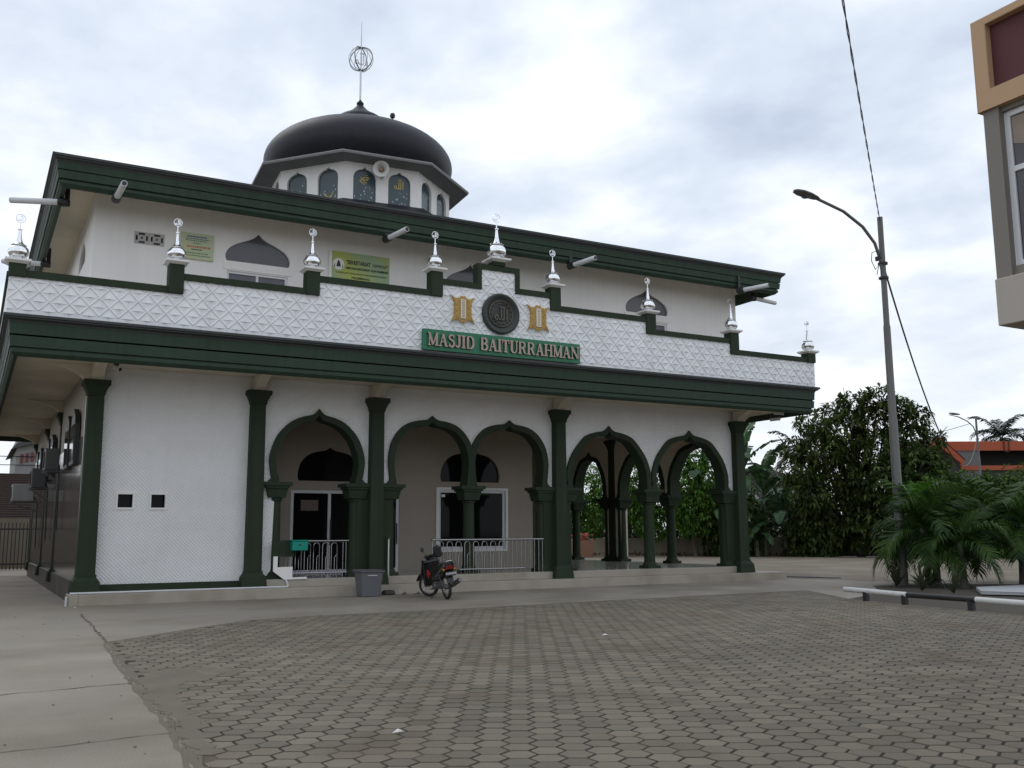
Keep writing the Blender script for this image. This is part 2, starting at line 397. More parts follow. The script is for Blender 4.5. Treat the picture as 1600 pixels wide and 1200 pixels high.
tag(paving, 'grey hexagonal block paving of the forecourt', kind='structure')
def inside(p, poly):
    c = False; n = len(poly); j = n-1
    for i in range(n):
        a, b = poly[i], poly[j]
        if (a[1] > p[1]) != (b[1] > p[1]) and p[0] < (b[0]-a[0])*(p[1]-a[1])/(b[1]-a[1])+a[0]: c = not c
        j = i
    return c
def edge_dist(p, poly):
    best = 9; P_ = Vector(p)
    for i in range(len(poly)):
        a, b = Vector(poly[i]), Vector(poly[(i+1) % len(poly)]); t = max(0, min(1, (P_-a).dot(b-a)/max((b-a).length_squared, 1e-9)))
        best = min(best, (P_-a.lerp(b, t)).length)
    return best
HR = 0.132; HA = R(29.5)
ax_f = Vector((math.sin(HA), math.cos(HA))); ax_r = Vector((math.cos(HA), -math.sin(HA)))
cells = []
CAMP = Vector((-2.36268, -23.67505))
rs = random.Random(11)
org = Vector((4, -12))
for i in range(-110, 111):
    for j in range(-110, 111):
        c = org + ax_r*(1.5*HR*i) + ax_f*(math.sqrt(3)*HR*(j+0.5*(i % 2)))
        if c.y < -24 or c.x > 18 or not inside(c, PAVE): continue
        ed = edge_dist(c, PAVE)
        if ed < 0.085: continue
        cells.append((c, ed))
def hexv(c, seed):
    r_ = random.Random(seed); g = HR-0.0112-r_.uniform(0, 0.0035); z0 = r_.uniform(-0.0005, 0.0035); tx, ty = r_.uniform(-0.008, 0.008), r_.uniform(-0.008, 0.008)
    ro = r_.uniform(-0.02, 0.02); vs = []
    for rad, dz in ((g, -0.012), (g, -0.002), (g-0.004, 0.0)):
        for k in range(6):
            a = k*math.pi/3+ro; u, v_ = rad*math.cos(a), rad*math.sin(a); p = ax_r*u + ax_f*v_
            vs.append((c.x+p.x, c.y+p.y, z0+dz+u*tx+v_*ty))
    fs = [(12,17,16,15,14,13)]
    fs = [(17,16,15,14,13,12)]
    for L_ in (0, 6):
        for k in range(6): k2 = (k+1) % 6; fs.append((L_+k2, L_+k, L_+6+k, L_+6+k2))
    return vs, fs
def pxy(c):
    d_ = Vector((c.x, c.y, 0))-cam.matrix_world.translation; zf_ = d_.dot(fw)
    return (800+1518.57*d_.dot(r2)/zf_, 600-1518.57*d_.dot(u2)/zf_) if zf_ > 0.3 else (-999, 9999)
vis = [(c-CAMP).length if (-10 < pxy(c)[0] < 1610 and pxy(c)[1] < 1212) else 999 for c, e_ in cells]
order = sorted(range(len(cells)), key=lambda i: vis[i])
near = set(order[:300])
PCOL = (0.150, 0.129, 0.094)
PT = ((0.128, 0.102, 0.069), 0.8, 0.53, 0.68)
PV1 = pm('paver_cement', PCOL, 0.85, 0.16, 5.0, 0.5, 120, objrand=0.20, tint=PT, bdist=0.004, stain=0.17, grit=0.10)
PV2 = pm('paver_cement_field', PCOL, 0.85, 0.16, 5.0, 0.5, 120, attr='tone', tint=PT, bdist=0.004, stain=0.17, grit=0.10)
field = MB(); tones = []
for i, (c, ed) in enumerate(cells):
    vs, fs = hexv(c, i)
    if i in near: MB().add(vs, fs).build('paver', PV1, paving, fix=False)
    else:
        field.add(vs, fs); t = rs.random(); tones += [t]*len(fs)
fo = field.build('paver', PV2, paving, fix=False); fo['kind'] = 'stuff'
at_ = fo.data.attributes.new('tone', 'FLOAT', 'FACE'); at_.data.foreach_set('value', tones)
for me_ in (fo.data,):
    pass
# sand and mortar that fill the cut edge of the paving
inn = wob(PAVE[:9]+[PAVE[9], PAVE[10], PAVE[11], PAVE[12], (13.9,-25), (-1.15,-25)]+PAVE[15:], 0.02, 0.2, 9)
mb = MB(); vs = []; k = len(inn); cen = Vector((7, -12)); rsm = random.Random(21)
for i, p in enumerate(inn):
    a, b = Vector(inn[i-1]), Vector(inn[(i+1) % k]); t = (b-a).normalized(); nr = Vector((t.y, -t.x))
    if nr.dot(cen-Vector(p)) < 0: nr = -nr
    w_ = 0.07+0.07*rsm.random()
    q_ = Vector(p)+nr*w_
    vs += [(p[0]-nr.x*0.05, p[1]-nr.y*0.05, 0.001), (q_.x, q_.y, -0.002)]
mb.add(vs, [(2*i, 2*i+1, (2*i+3) % (2*k), (2*i+2) % (2*k)) for i in range(k)])
mb.build('mortar_edge', MORT, paving, fix=False)
MB().prism(wob([(-0.72,-12.6),(-0.5,-12.0),(-0.1,-11.8),(0.3,-11.95),(0.5,-12.25),(0.1,-12.7),(-0.35,-13.1),(-0.5,-13.9),(-0.62,-15.4),(-0.72,-16.4),(-0.84,-16.4),(-0.8,-14.5)], 0.07, 0.09, 8), -0.02, 0.003, 'XY').build('mortar_patch', MORT, paving)
for c in list(fo.data.polygons)[:0]: pass

rs = random.Random(99); mb = MB()
for _ in range(110):
    x_, y_ = (rs.uniform(-6, 0), rs.uniform(-18, -3)) if rs.random() < 0.6 else (rs.uniform(0, 16), rs.uniform(-15, -3)); s_ = rs.uniform(0.005, 0.015)
    mb.lathe([(0.0,0.0),(s_,s_*0.2),(s_*0.7,s_*0.8),(0.0,s_)], (x_, y_, 0.002), 5, rot=rs.uniform(0, 6))
tag(mb.build('loose_grit', DIRT, fix=False), 'loose pebbles and crumbs scattered over concrete and paving', 'grit', None, 'stuff')

dust = pm('dusty_side_yard', (0.170, 0.142, 0.104), 0.95, 0.3, 0.6, 0.6, 30, grit=0.2, stain=0.16, tint=((0.215, 0.186, 0.142), 0.5, 0.5, 0.66))
tag(MB().prism(wob([(20.8,1.6),(21.6,-2.6),(23.2,-4.6),(25.2,-6.6),(27.2,-9.5),(40,-14),(60,-4),(49.9,9.9),(43.5,15.8),(36.0,24.3),(31.2,30.8),(21.5,24)], 0.12, 0.5, 17), 0.001, 0.006, 'XY').build('side_yard', dust), 'dusty dirt covered yard between the palms and the boundary fence', kind='structure')

rs = random.Random(31); mb = MB()
edge = PAVE[14:] + PAVE[:4]
for _ in range(170):
    k = rs.randrange(1, len(edge)-1); a, b = Vector(edge[k]), Vector(edge[k+1]); p = a.lerp(b, rs.random()); 
    if p.y < -18: continue
    c = Vector((p.x+rs.gauss(0.03, 0.05), p.y+rs.gauss(0, 0.04), 0.0)); h_ = rs.uniform(0.008, 0.026); t = rs.uniform(0, 6.28); dv = Vector((math.cos(t), math.sin(t), 0))*0.004
    mb.add([c-dv, c+dv, c+Vector((rs.uniform(-.02,.02), rs.uniform(-.02,.02), h_))], [(0,1,2)])
tag(mb.build('joint_weeds', pm('weed_green', (0.06, 0.075, 0.025), 0.8, 0.3, 6), fix=False), 'tiny weeds growing along the left edge of the paving', 'weeds', None, 'stuff')

# ------------------------------------------------------------------ the mosque
mosque = thing('mosque', (9.5, 9.0, 0), 'two storey white and dark green mosque with black dome and horseshoe arches', 'building')
def Z(p): return p
# plinth, porch floor and steps
MB().box(-0.15, 20.5, -0.46, 19.0, -0.03, 0.235).box(-0.34, -0.151, -0.459, 0.355, -0.03, 0.234).build('lower_step', STEP, mosque, bevel=0.012)
MB().box(3.80, 19.42, -0.10, 18.6, 0.235, 0.42).build('porch_floor', STEP, mosque, bevel=0.008)
MB().box(3.90, 19.30, -0.06, 18.5, 0.42, 0.432).build('floor_tiling', FLOORT, mosque)
for (xa, xb, yy) in ((-0.45, 3.66, -0.30), (3.66, 4.42, -0.42)):
    pass
MB().tube([(-0.32,-0.34,0.262),(2.0,-0.34,0.262),(4.38,-0.34,0.262),(4.44,-0.34,0.262),(4.47,-0.30,0.30),(4.47,-0.06,0.45)], 0.022, 8).build('white_conduit', PVC, mosque, smooth=True)
MB().tube([(-0.38,-0.36,0.0),(-0.38,-0.36,0.20)], 0.03, 8).build('drain_pipe', PVC, mosque, smooth=True)
MB().box(-0.22, 3.9, -0.02, 0.06, 0.235, 0.42).build('skirting', GREEN, mosque)

PA = [(.93,2.80),(.965,2.95),(1,3.3),(.97,3.55),(.88,3.85),(.75,4.08),(.56,4.29),(.35,4.41),(.15,4.47),(.07,4.53),(0,4.63)]
PB = [(.95,2.80),(.97,3.0),(1.0,3.4),(.97,3.7),(.91,3.93),(.79,4.16),(.65,4.32),(.5,4.42),(.33,4.475),(.17,4.50),(.08,4.54),(0,4.62)]
PC = [(.98,2.8),(1.0,3.1),(.97,3.4),(.87,3.75),(.7,4.08),(.54,4.30),(.33,4.41),(.14,4.46),(.06,4.52),(0,4.62)]
def arch(cx, w_, prof, inset):
    half = cat_rom([(u, z) for u, z in prof], 3)
    k = (w_-inset)/w_; zt = prof[-1][1]; kz = (zt-inset-2.8)/(zt-2.8)
    lf = [(cx-u*w_*k, 2.8+(z-2.8)*kz) for u, z in half]
    return lf + [(2*cx-x_, z) for x_, z in reversed(lf[:-1])]
def arch_trim(cx, w_, prof, plane='XZ', a=-0.02, b=0.42, off=0.0):
    out = arch(cx, w_, prof, 0); inn = arch(cx, w_, prof, 0.165); n = len(out)
    mk = (lambda p, t: (p[0], t, p[1])) if plane == 'XZ' else (lambda p, t: (t, p[0], p[1]))
    mb = MB(); vs = [mk(p, a+off) for p in out] + [mk(p, a+off) for p in inn] + [mk(p, b-off) for p in out] + [mk(p, b-off) for p in inn]; fs = []
    for i in range(n-1):
        fs += [(i, i+1, n+i+1, n+i), (2*n+i, 3*n+i, 3*n+i+1, 2*n+i+1), (i, 2*n+i, 2*n+i+1, i+1), (n+i, n+i+1, 3*n+i+1, 3*n+i)]
    fs += [(0, n, 3*n, 2*n), (n-1, 3*n-1, 4*n-1, 2*n-1)]
    mb.add(vs, fs)
    for sgn, p in ((-1, out[0]), (1, out[-1])):   # flared foot on the capital
        q_ = (p[0]-sgn*0.07, p[1])
        poly = [(q_[0]-sgn*0.10, 2.77), (q_[0]+sgn*0.19, 2.77), (q_[0]+sgn*0.10, 2.86), (q_[0]+sgn*0.06, 2.97), (q_[0]-sgn*0.06, 2.97)]
        mb.prism(poly, a-0.012-off, b+0.012+off, plane)
    return mb.build('arch_trim', GREEN, mosque, smooth=True)
FA = [(5.24,1.23,PA),(8.37,1.25,PB),(10.73,1.25,PB),(14.10,1.5,PC),(17.13,1.5,PC)]
mids = [arch(c, w_, p, 0.08) for c, w_, p in FA]
poly = [(-0.17,0.42),(mids[0][0][0],0.42)] + mids[0] + [(mids[0][-1][0],0.42),(mids[1][0][0],0.42)] + mids[1] + mids[2] + [(mids[2][-1][0],0.42),(mids[3][0][0],0.42)] + mids[3] + mids[4] + [(mids[4][-1][0],0.42),(19.28,0.42),(19.28,5.32),(-0.17,5.32)]
vents = [[(x0,2.11),(x1,2.11),(x1,2.44),(x0,2.44)] for x0, x1 in ((0.58,0.93),(1.30,1.64))]
MB().prism(poly, 0.06, 0.36, 'XZ', vents).build('front_wall', LATTW, mosque)
for i, (c, w_, p) in enumerate(FA): arch_trim(c, w_, p, off=0.004*(i % 2))
for x0, x1 in ((0.58,0.93),(1.30,1.64)):
    wv = MB().prism([(x0-.03,2.08),(x1+.03,2.08),(x1+.03,2.47),(x0-.03,2.47)], 0.03, 0.10, 'XZ', [[(x0+.015,2.125),(x1-.015,2.125),(x1-.015,2.425),(x0+.015,2.425)]]).build('vent_window', WHITE, mosque)
    MB().box(x0, x1, 0.24, 0.26, 2.11, 2.44).build('pane', DKGLASS, wv)
for xa, xb in ((mids[0][-1][0]-0.012, mids[1][0][0]+0.012), (mids[2][-1][0]-0.012, mids[3][0][0]+0.012), (mids[4][-1][0]-0.012, 19.30)):
    MB().box(xa, xb, 0.03, 0.385, 0.434, 2.79).build('pier_panel', GREEN, mosque)
# right hand arcade (along the side of the verandah)
SA = [(1.98,1.50,PC),(5.08,1.40,PC),(8.45,1.17,PC),(10.72,1.05,PC)]
sm = [arch(c, w_, p, 0.08) for c, w_, p in SA]
poly = [(0.362,0.42),(sm[0][0][0],0.42)] + sm[0] + sm[1] + [(sm[1][-1][0],0.42),(sm[2][0][0],0.42)] + sm[2] + sm[3] + [(sm[3][-1][0],0.42),(18.3,0.42),(18.3,5.32),(0.362,5.32)]
poly[1] = (max(poly[1][0], 0.40), 0.42)
MB().prism(poly, 18.98, 19.28, 'YZ').build('side_arcade_wall', SOFFIT, mosque)
for i, (c, w_, p) in enumerate(SA): arch_trim(c, w_, p, 'YZ', 18.92, 19.34, off=0.004*(i % 2))
# pilasters
def pilaster(x_, y_, zb=0.235, face='Y'):
    p = MB().frus(x_, y_, 0.62, 4.62, 0.19, 0.19, 0.172, 0.172).build('pilaster', GREEN, mosque, bevel=0.012)
    MB().frus(x_, y_, 4.62, 4.68, 0.172, 0.172, 0.20, 0.20).frus(x_, y_, 4.68, 4.86, 0.185, 0.185, 0.262, 0.262).box(x_-0.285, x_+0.285, y_-0.285, y_+0.285, 4.862, 4.975).build('capital', GREEN, p)
    MB().frus(x_, y_, zb, 0.50, 0.30, 0.30, 0.275, 0.275).frus(x_, y_, 0.502, 0.60, 0.27, 0.27, 0.205, 0.205).box(x_-0.212, x_+0.212, y_-0.212, y_+0.212, 0.602, 0.64).build('base', GREEN, p)
    return p
PX = [0.0, 3.67, 6.76, 12.31, 19.04]
for x_ in PX: pilaster(x_, 0.0)
for y_ in (6.9, 11.85, 18.05):
    pilaster(-0.02, y_); pilaster(19.1, y_)
# white knee brackets between the capitals and the canopy soffit
kn = [(-0.0,4.975),(-0.20,4.975),(-0.27,5.06),(-0.42,5.16),(-0.68,5.25),(-1.05,5.318),(-0.0,5.318)]
for x_ in PX: MB().prism([(a+0.0, b) for a, b in kn], x_-0.13, x_+0.13, 'YZ').build('bracket', SOFFIT, mosque)
for y_ in (0.0, 6.9, 11.85, 18.05):
    MB().prism([(19.1-a, b) for a, b in kn], y_-0.125, y_+0.125, 'XZ').build('bracket', SOFFIT, mosque)
    MB().prism([(-0.05+a, b) for a, b in kn], y_-0.125, y_+0.125, 'XZ').build('bracket', SOFFIT, mosque)
# round arcade columns
def column(x_, y_, zb=0.432):
    c = MB().lathe([(0.165,0.62-zb),(0.150,2.33-zb)], (x_, y_, zb), 18).build('arcade_column', GREEN, mosque, smooth=True)
    MB().lathe([(0.152,2.30),(0.185,2.33),(0.185,2.37),(0.16,2.39)], (x_, y_, 0), 18).frus(x_, y_, 2.39, 2.62, 0.215, 0.215, 0.262, 0.262).box(x_-0.295, x_+0.295, y_-0.295, y_+0.295, 2.622, 2.68).box(x_-0.36, x_+0.36, y_-0.33, y_+0.33, 2.682, 2.768).build('capital', GREEN, c)
    MB().frus(x_, y_, zb-0.012, 0.52, 0.23, 0.23, 0.225, 0.225).lathe([(0.222,0.522),(0.20,0.58),(0.17,0.62),(0.17,0.66)], (x_, y_, 0), 18).build('base', GREEN, c)
for x_ in (4.22, 6.30, 7.20, 9.55, 11.86, 12.66, 15.615, 18.62): column(x_, 0.20)
for y_ in (0.55, 3.55, 6.48, 7.34, 9.64, 11.5): column(19.1, y_)
# porch inner walls, ceiling
def lun(cx, hw, z0, z1, top):   # ogee lunette outline
    pr = [(.97,0),(1.0,.12),(.985,.3),(.92,.5),(.78,.68),(.58,.80),(.36,.86),(.18,.89),(.07,.94),(0,1.0)]
    half = [(u, z0+(z1-z0)*v_) for u, v_ in cat_rom(pr, 3)]
    lf = [(cx-u*hw, z) for u, z in half]
    return lf + [(2*cx-x_, z) for x_, z in reversed(lf[:-1])]
IY = 3.0
dl = lun(6.56, 0.94, 2.98, 3.95, 0); wlun = lun(11.01, 1.01, 3.04, 4.04, 0)
door_op = [(5.45,0.432),(7.70,0.432),(7.70,2.72),(5.45,2.72)]
door2_op = [(7.86,0.432),(8.68,0.432),(8.68,2.72),(7.86,2.72)]
win_op = [(9.94,1.02),(12.22,1.02),(12.22,2.80),(9.94,2.80)]
outer = [(3.66,0.42),(5.45,0.42),(5.45,2.72),(7.70,2.72),(7.70,0.42),(7.86,0.42),(7.86,2.72),(8.68,2.72),(8.68,0.42),(13.2,0.42),(13.2,5.1),(3.66,5.1)]
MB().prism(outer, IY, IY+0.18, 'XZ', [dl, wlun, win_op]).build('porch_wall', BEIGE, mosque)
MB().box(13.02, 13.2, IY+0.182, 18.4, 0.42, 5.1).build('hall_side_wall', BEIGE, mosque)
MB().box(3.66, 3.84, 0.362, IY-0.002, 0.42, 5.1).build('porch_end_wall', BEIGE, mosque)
MB().box(3.66, 18.97, 0.364, 18.4, 5.1, 5.3).build('porch_ceiling', SOFFIT, mosque)
for nm, lu in (('door_lunette', dl), ('window_lunette', wlun)):
    MB().prism(lu, IY+0.08, IY+0.10, 'XZ').build(nm, DKGLASS, mosque)
    xs = [p[0] for p in lu]
def framed(name, x0, x1, z0, z1, y_, mull, mat=ALU, glass=DKGLASS, fwid=0.085, par=None, rails=()):
    fr = MB().prism([(x0,z0),(x1,z0),(x1,z1),(x0,z1)], y_-0.03, y_+0.06, 'XZ', [[(x0+fwid,z0+fwid),(x1-fwid,z0+fwid),(x1-fwid,z1-fwid),(x0+fwid,z1-fwid)]])
    root = fr.build(name, mat, par or mosque, bevel=0.004)
    for mx_ in mull: MB().box(mx_-fwid*0.5, mx_+fwid*0.5, y_-0.02, y_+0.05, z0+fwid, z1-fwid).build('mullion', mat, root)
    for rz_ in rails: MB().box(x0+fwid, x1-fwid, y_-0.022, y_+0.048, rz_-0.03, rz_+0.03).build('rail', mat, root)
    ed = [x0+fwid] + list(mull) + [x1-fwid]
    for a, b in zip(ed[:-1], ed[1:]):
        MB().box(a+0.002, b-0.002, y_+0.012, y_+0.024, z0+fwid, z1-fwid).build('pane', glass, root)
    return root
dr = framed('sliding_door', 5.45, 7.70, 0.432, 2.72, IY+0.05, [6.57])
MB().box(6.60, 6.63, IY-0.01, IY+0.03, 1.2, 1.9).build('handle', BLACK, dr)
MB().box(5.75, 6.25, IY+0.055, IY+0.06, 2.15, 2.45).build('notice', pm('faded_notice', (0.16, 0.12, 0.10), 0.8), dr)
d2 = framed('side_door', 7.86, 8.68, 0.432, 2.72, IY+0.05, [])
MB().box(8.60, 8.63, IY-0.01, IY+0.03, 1.2, 1.8).build('handle', BLACK, d2)
wn = framed('porch_window', 9.94, 12.22, 1.02, 2.80, IY+0.05, [])
MB().box(10.06, 10.18, IY+0.05, IY+0.058, 2.58, 2.66).build('sticker', WHITE, wn)
MB().prism([(9.86,0.95),(12.3,0.95),(12.3,2.87),(9.86,2.87)], IY-0.035, IY-0.002, 'XZ', [win_op]).build('window_surround', WHITE, mosque)
# left side wall with glossy dado tiles and tilted windows
TILE = pm('glossy_side_tile', (0.115, 0.10, 0.085), 0.13, 0.2, 0.9)
MB().box(-0.16, 0.0, 0.362, 18.4, 0.235, 5.32).build('left_wall', BEIGE, mosque)
MB().box(-0.185, -0.162, 0.363, 18.3, 0.502, 3.75).build('dado', TILE, mosque)
MB().box(-0.23, -0.152, 0.363, 18.3, -0.03, 0.50).build('skirting', pm('grey_skirting', (0.07, 0.065, 0.06), 0.4), mosque)
for y_ in (1.6, 3.2, 8.4, 10.0, 13.6, 15.4):
    wd = MB().prism([(y_-0.5,3.16),(y_+0.5,3.16),(y_+0.5,4.1),(y_+0.42,4.3),(y_,4.5),(y_-0.42,4.3),(y_-0.5,4.1)], -0.30, -0.188, 'YZ').build('tilted_window', BLACK, mosque)
    MB().box(-0.312, -0.302, y_-0.42, y_+0.42, 3.25, 4.1).build('pane', DKGLASS, wd)
MB().box(0.0, 18.97, 18.402, 18.6, 0.235, 5.32).build('rear_wall', WHITE, mosque)

# ------------------------------------------------------------------ canopy, parapet
CR = (-1.85, 20.62, -1.85, 18.9)
MB().box(CR[0]+0.02, CR[1]-0.02, CR[2]+0.02, CR[3]-0.02, 5.322, 5.90).build('canopy_slab', SOFFIT, mosque)
prof = [(-0.16,5.13),(-0.09,5.13),(-0.02,5.20),(-0.02,5.28),(-0.055,5.285),(-0.055,5.31),(0.0,5.315),(0.012,5.535),(-0.02,5.54),(-0.02,5.565),(0.018,5.57),(0.03,5.80),(-0.16,5.80)]
MB().sweep_rect(prof, CR).build('canopy_fascia', GREENF, mosque)
MB().sweep_rect([(-0.16,5.802),(0.035,5.802),(0.055,5.845),(0.12,5.875),(0.12,5.905),(0.155,5.91),(0.155,5.965),(-0.16,5.99)], CR).build('canopy_cornice', DARKCAP, mosque)
C0 = 9.38
segs = [(0,0.50,8.28),(0.50,1.75,7.74),(1.75,4.95,7.41),(4.95,8.05,7.07),(8.05,11.33,6.75)]   # half widths about the centre, height of the white field
PY0, PY1 = -1.86, -1.70
pts = []
for a, b, h in reversed(segs): pts += [(C0-b, h), (C0-a, h)]
for a, b, h in segs: pts += [(C0+a, h), (C0+b, h)]
cl_ = []
for p in pts:
    if not cl_ or (abs(p[0]-cl_[-1][0]) > 1e-6 or abs(p[1]-cl_[-1][1]) > 1e-6): cl_.append(p)
outline = [(C0-11.33, 5.965)] + cl_ + [(C0+11.33, 5.965)]
outline = [p for i, p in enumerate(outline) if i == 0 or p != outline[i-1]]
parapet = MB().prism(outline[::-1], PY0, PY1, 'XZ').build('parapet', RELIEFW, mosque)
MB().box(C0-11.33, C0-11.17, PY1+0.002, 18.7, 5.965, 6.75).build('side_parapet', RELIEFW, mosque)
MB().box(C0+11.17, C0+11.33, PY1+0.002, 18.7, 5.965, 6.75).build('side_parapet', RELIEFW, mosque)
# green coping that follows the steps
TK = 0.15
for a, b, h in segs:
    for s_ in ((-1, 1) if a > 0 else (1,)):
        if a == 0: x0, x1 = C0-b-0.13, C0+b+0.13
        else:
            x0, x1 = sorted((C0+s_*a, C0+s_*b))
            if a == 0.5: x0, x1 = (x0+0.13, x1) if s_ > 0 else (x0, x1-0.13)
        MB().box(x0, x1, PY0-0.045, PY1+0.05, h, h+TK).build('coping', GREEN, mosque)
for s_ in (-1, 1):
    x0, x1 = sorted((C0+s_*0.5, C0+s_*0.63))
    MB().box(x0, x1, PY0-0.047, PY1+0.052, 7.741, 8.279).build('coping', GREEN, mosque)
    MB().box(C0+s_*11.33-(0.045 if s_ < 0 else 0.205), C0+s_*11.33+(0.205 if s_ < 0 else 0.045), PY1+0.052, 18.7, 6.752, 6.9).build('coping', GREEN, mosque)
# relief tiles of the parapet: raised diagonal ribs and a wedge in every diamond, each tile its own piece
TW, TH = 0.385, 0.40
def tile_bm():
    mb = MB(); y_ = PY0
    def rib(p, q_, wd=0.020, ht=0.020):
        d_ = (Vector(q_)-Vector(p)).normalized(); n_ = Vector((-d_.y, d_.x))*wd
        P_, Q_ = Vector(p), Vector(q_)
        vs = [P_-n_, Q_-n_, Q_+n_, P_+n_, P_, Q_]
        mb.add([(v_.x, y_+0.001, v_.y) for v_ in vs[:4]] + [(v_.x, y_-ht, v_.y) for v_ in vs[4:]], [(0,1,5,4),(2,3,4,5),(0,4,3),(1,2,5)])
    def wedge(cx_, cz_, k=0.74):
        a, h = TW/2*k, TH/2*k
        c_ = 0.006
        vs = [(cx_-a, y_+c_-0.008, cz_-0.012), (cx_+a, y_+c_-0.008, cz_-0.012), (cx_, y_+c_-0.004, cz_+h-0.01), (cx_, y_-0.027, cz_-0.012), (cx_, y_+0.001, cz_-0.035)]
        mb.add(vs, [(0,3,2),(3,1,2),(0,4,3),(4,1,3)])
        mb.add([(cx_-0.014, y_+0.001, cz_-0.03), (cx_+0.014, y_+0.001, cz_-0.03), (cx_, y_+0.001, cz_-h*0.85), (cx_, y_-0.018, cz_-0.035)], [(0,3,2),(3,1,2)])
    w2, h2 = TW/2, TH/2
    rib((-w2,0),(0,h2)); rib((0,h2),(w2,0))
    wedge(0, 0)
    for sx in (-1, 1):
        pass
    return mb
base_tile = tile_bm()
def tile_mesh(cx_, cz_, clips):
    bm = bmesh.new(); me0 = MB(); me0.add([(x_+cx_, y_, z_+cz_) for x_, y_, z_ in base_tile.v], base_tile.f)
    me_ = me0.mesh('relief_tile', RELIEFW, WL[mosque.name], fix=False)
    if clips:
        bm.from_mesh(me_)
        for co, no in clips:
            bmesh.ops.bisect_plane(bm, geom=bm.verts[:]+bm.edges[:]+bm.faces[:], plane_co=Vector(co)-WL[mosque.name], plane_no=no, clear_outer=True)
        bm.to_mesh(me_)
    nf = len(me_.polygons); bm.free(); return me_ if nf > 2 else None
ntile = 0
extra = []
shared = base_tile.mesh('relief_tile', RELIEFW, Vector((0, 0, 0)), fix=False)
def top_at(x_):
    for a, b, h in segs:
        if abs(x_-C0) <= b: return h
    return 0
row = 0; cz_ = 5.965+TH*0.30
while cz_ - TH/2 < 8.3:
    xx = C0-11.33 + (TW/2 if row % 2 else 0)
    while xx - TW/2 < C0+11.33:
        x0, x1, z0, z1 = xx-TW/2, xx+TW/2, cz_-TH/2, cz_+TH/2
        # clip against the segment this tile mostly lies in
        tops = {top_at(max(min(t_, C0+11.32), C0-11.32)) for t_ in (x0+0.001, xx, x1-0.001)}
        parts = []
        if len(tops) == 1: parts = [(None, None, tops.pop())]
        else:
            for a, b, h in segs:
                for s_ in (-1, 1):
                    lo, hi = sorted((C0+s_*a, C0+s_*b))
                    if a == 0: lo, hi = C0-b, C0+b
                    if a == 0 and s_ > 0: continue
                    if lo < x1 and hi > x0: parts.append((lo, hi, h))
        for lo, hi, h in parts:
            if z0 >= h: continue
            clips = []
            if lo is not None and lo > x0: clips.append(((lo,0,0),(-1,0,0)))
            if hi is not None and hi < x1: clips.append(((hi,0,0),(1,0,0)))
            if z1 > h: clips.append(((0,0,h),(0,0,1)))
            if z0 < 5.97: clips.append(((0,0,5.97),(0,0,-1)))
            if x0 < C0-11.33: clips.append(((C0-11.33,0,0),(-1,0,0)))
            if x1 > C0+11.33: clips.append(((C0+11.33,0,0),(1,0,0)))
            # tiles hidden behind the name sign or the round emblem are left out
            if 7.3 < x0 and x1 < 11.7 and z1 < 6.5: continue
            if (xx-9.43)**2+(cz_-7.14)**2 < 0.30**2: continue
            if clips:
                me_ = tile_mesh(xx, cz_, clips)
                if me_ is None: continue
                if len(clips) and (ntile >= 300 or me_.polygons[0] is None): extra.append((me_, None)); continue
                if ntile < 300: place(me_, 'relief_tile', parapet, (0, 0, 0)); ntile += 1
                else: extra.append((me_, None))
            else:
                loc = Vector((xx, 0, cz_)) - WL[mosque.name]
                if ntile < 300: place(shared, 'relief_tile', parapet, loc); ntile += 1
                else: extra.append((shared, loc))
    # (next tile)
        xx += TW
    cz_ += TH/2; row += 1
if extra:
    mb = MB()
    for me_, loc in extra:
        lo = loc or Vector((0, 0, 0))
        mb.add([v_.co+lo+WL[mosque.name] for v_ in me_.vertices], [tuple(p.vertices) for p in me_.polygons])
    o = mb.build('relief_tile', RELIEFW, parapet, fix=False); o['kind'] = 'stuff'
print('tiles', ntile, len(extra))
# posts with white caps and polished onion finials
def finial(par, x_, y_, z_, k):
    b_ = MB().lathe([(0.10*k,0),(0.12*k,0.02*k),(0.10*k,0.035*k),(0.16*k,0.05*k),(0.205*k,0.11*k),(0.21*k,0.165*k),(0.185*k,0.23*k),(0.14*k,0.275*k),(0.12*k,0.285*k)], (x_, y_, z_), 22)
    b_.build('onion_bulb', SILVER, par, smooth=True)
    c_ = MB().lathe([(0.135*k,0.286*k),(0.15*k,0.30*k),(0.115*k,0.315*k),(0.065*k,0.37*k),(0.045*k,0.46*k),(0.026*k,0.62*k),(0.045*k,0.63*k),(0.045*k,0.65*k),(0.014*k,0.66*k),(0.01*k,0.80*k)], (x_, y_, z_), 14)
    for i in range(10):
        a = 2*math.pi*i/10; c_.lathe([(0.0,-0.018*k),(0.018*k,0),(0.0,0.018*k)], (x_+0.135*k*math.cos(a), y_+0.135*k*math.sin(a), z_+0.30*k), 6)
    c_.build('spire', SILVER, par, smooth=True)
    cz = z_+0.88*k; rr = 0.088*k
    e_ = MB(); ring = [(x_+rr*math.cos(t), y_, cz+rr*math.sin(t)) for t in [2*math.pi*i/20 for i in range(21)]]
    e_.tube(ring, 0.008*k, 5, False)
    for st in ALLAH: e_.ribbon([(x_+(p[0]-0.5)*0.125*k, cz+(p[1]-0.55)*0.095*k) for p in cat_rom(st, 2)], 0.013*k, y_-0.005*k, y_+0.005*k)
    e_.build('emblem_ring', SILVER, par, smooth=True)
px = [(-11.19,6.75,7.02,1.0),(-8.07,6.75,7.41,1.0),(-4.98,7.07,7.64,1.0),(-1.78,7.41,8.05,1.0),(0,8.43,8.53,1.28),(1.73,7.41,8.05,1.0),(4.92,7.07,7.66,1.0),(8.02,6.75,7.40,1.0),(11.18,6.75,7.04,1.0)]
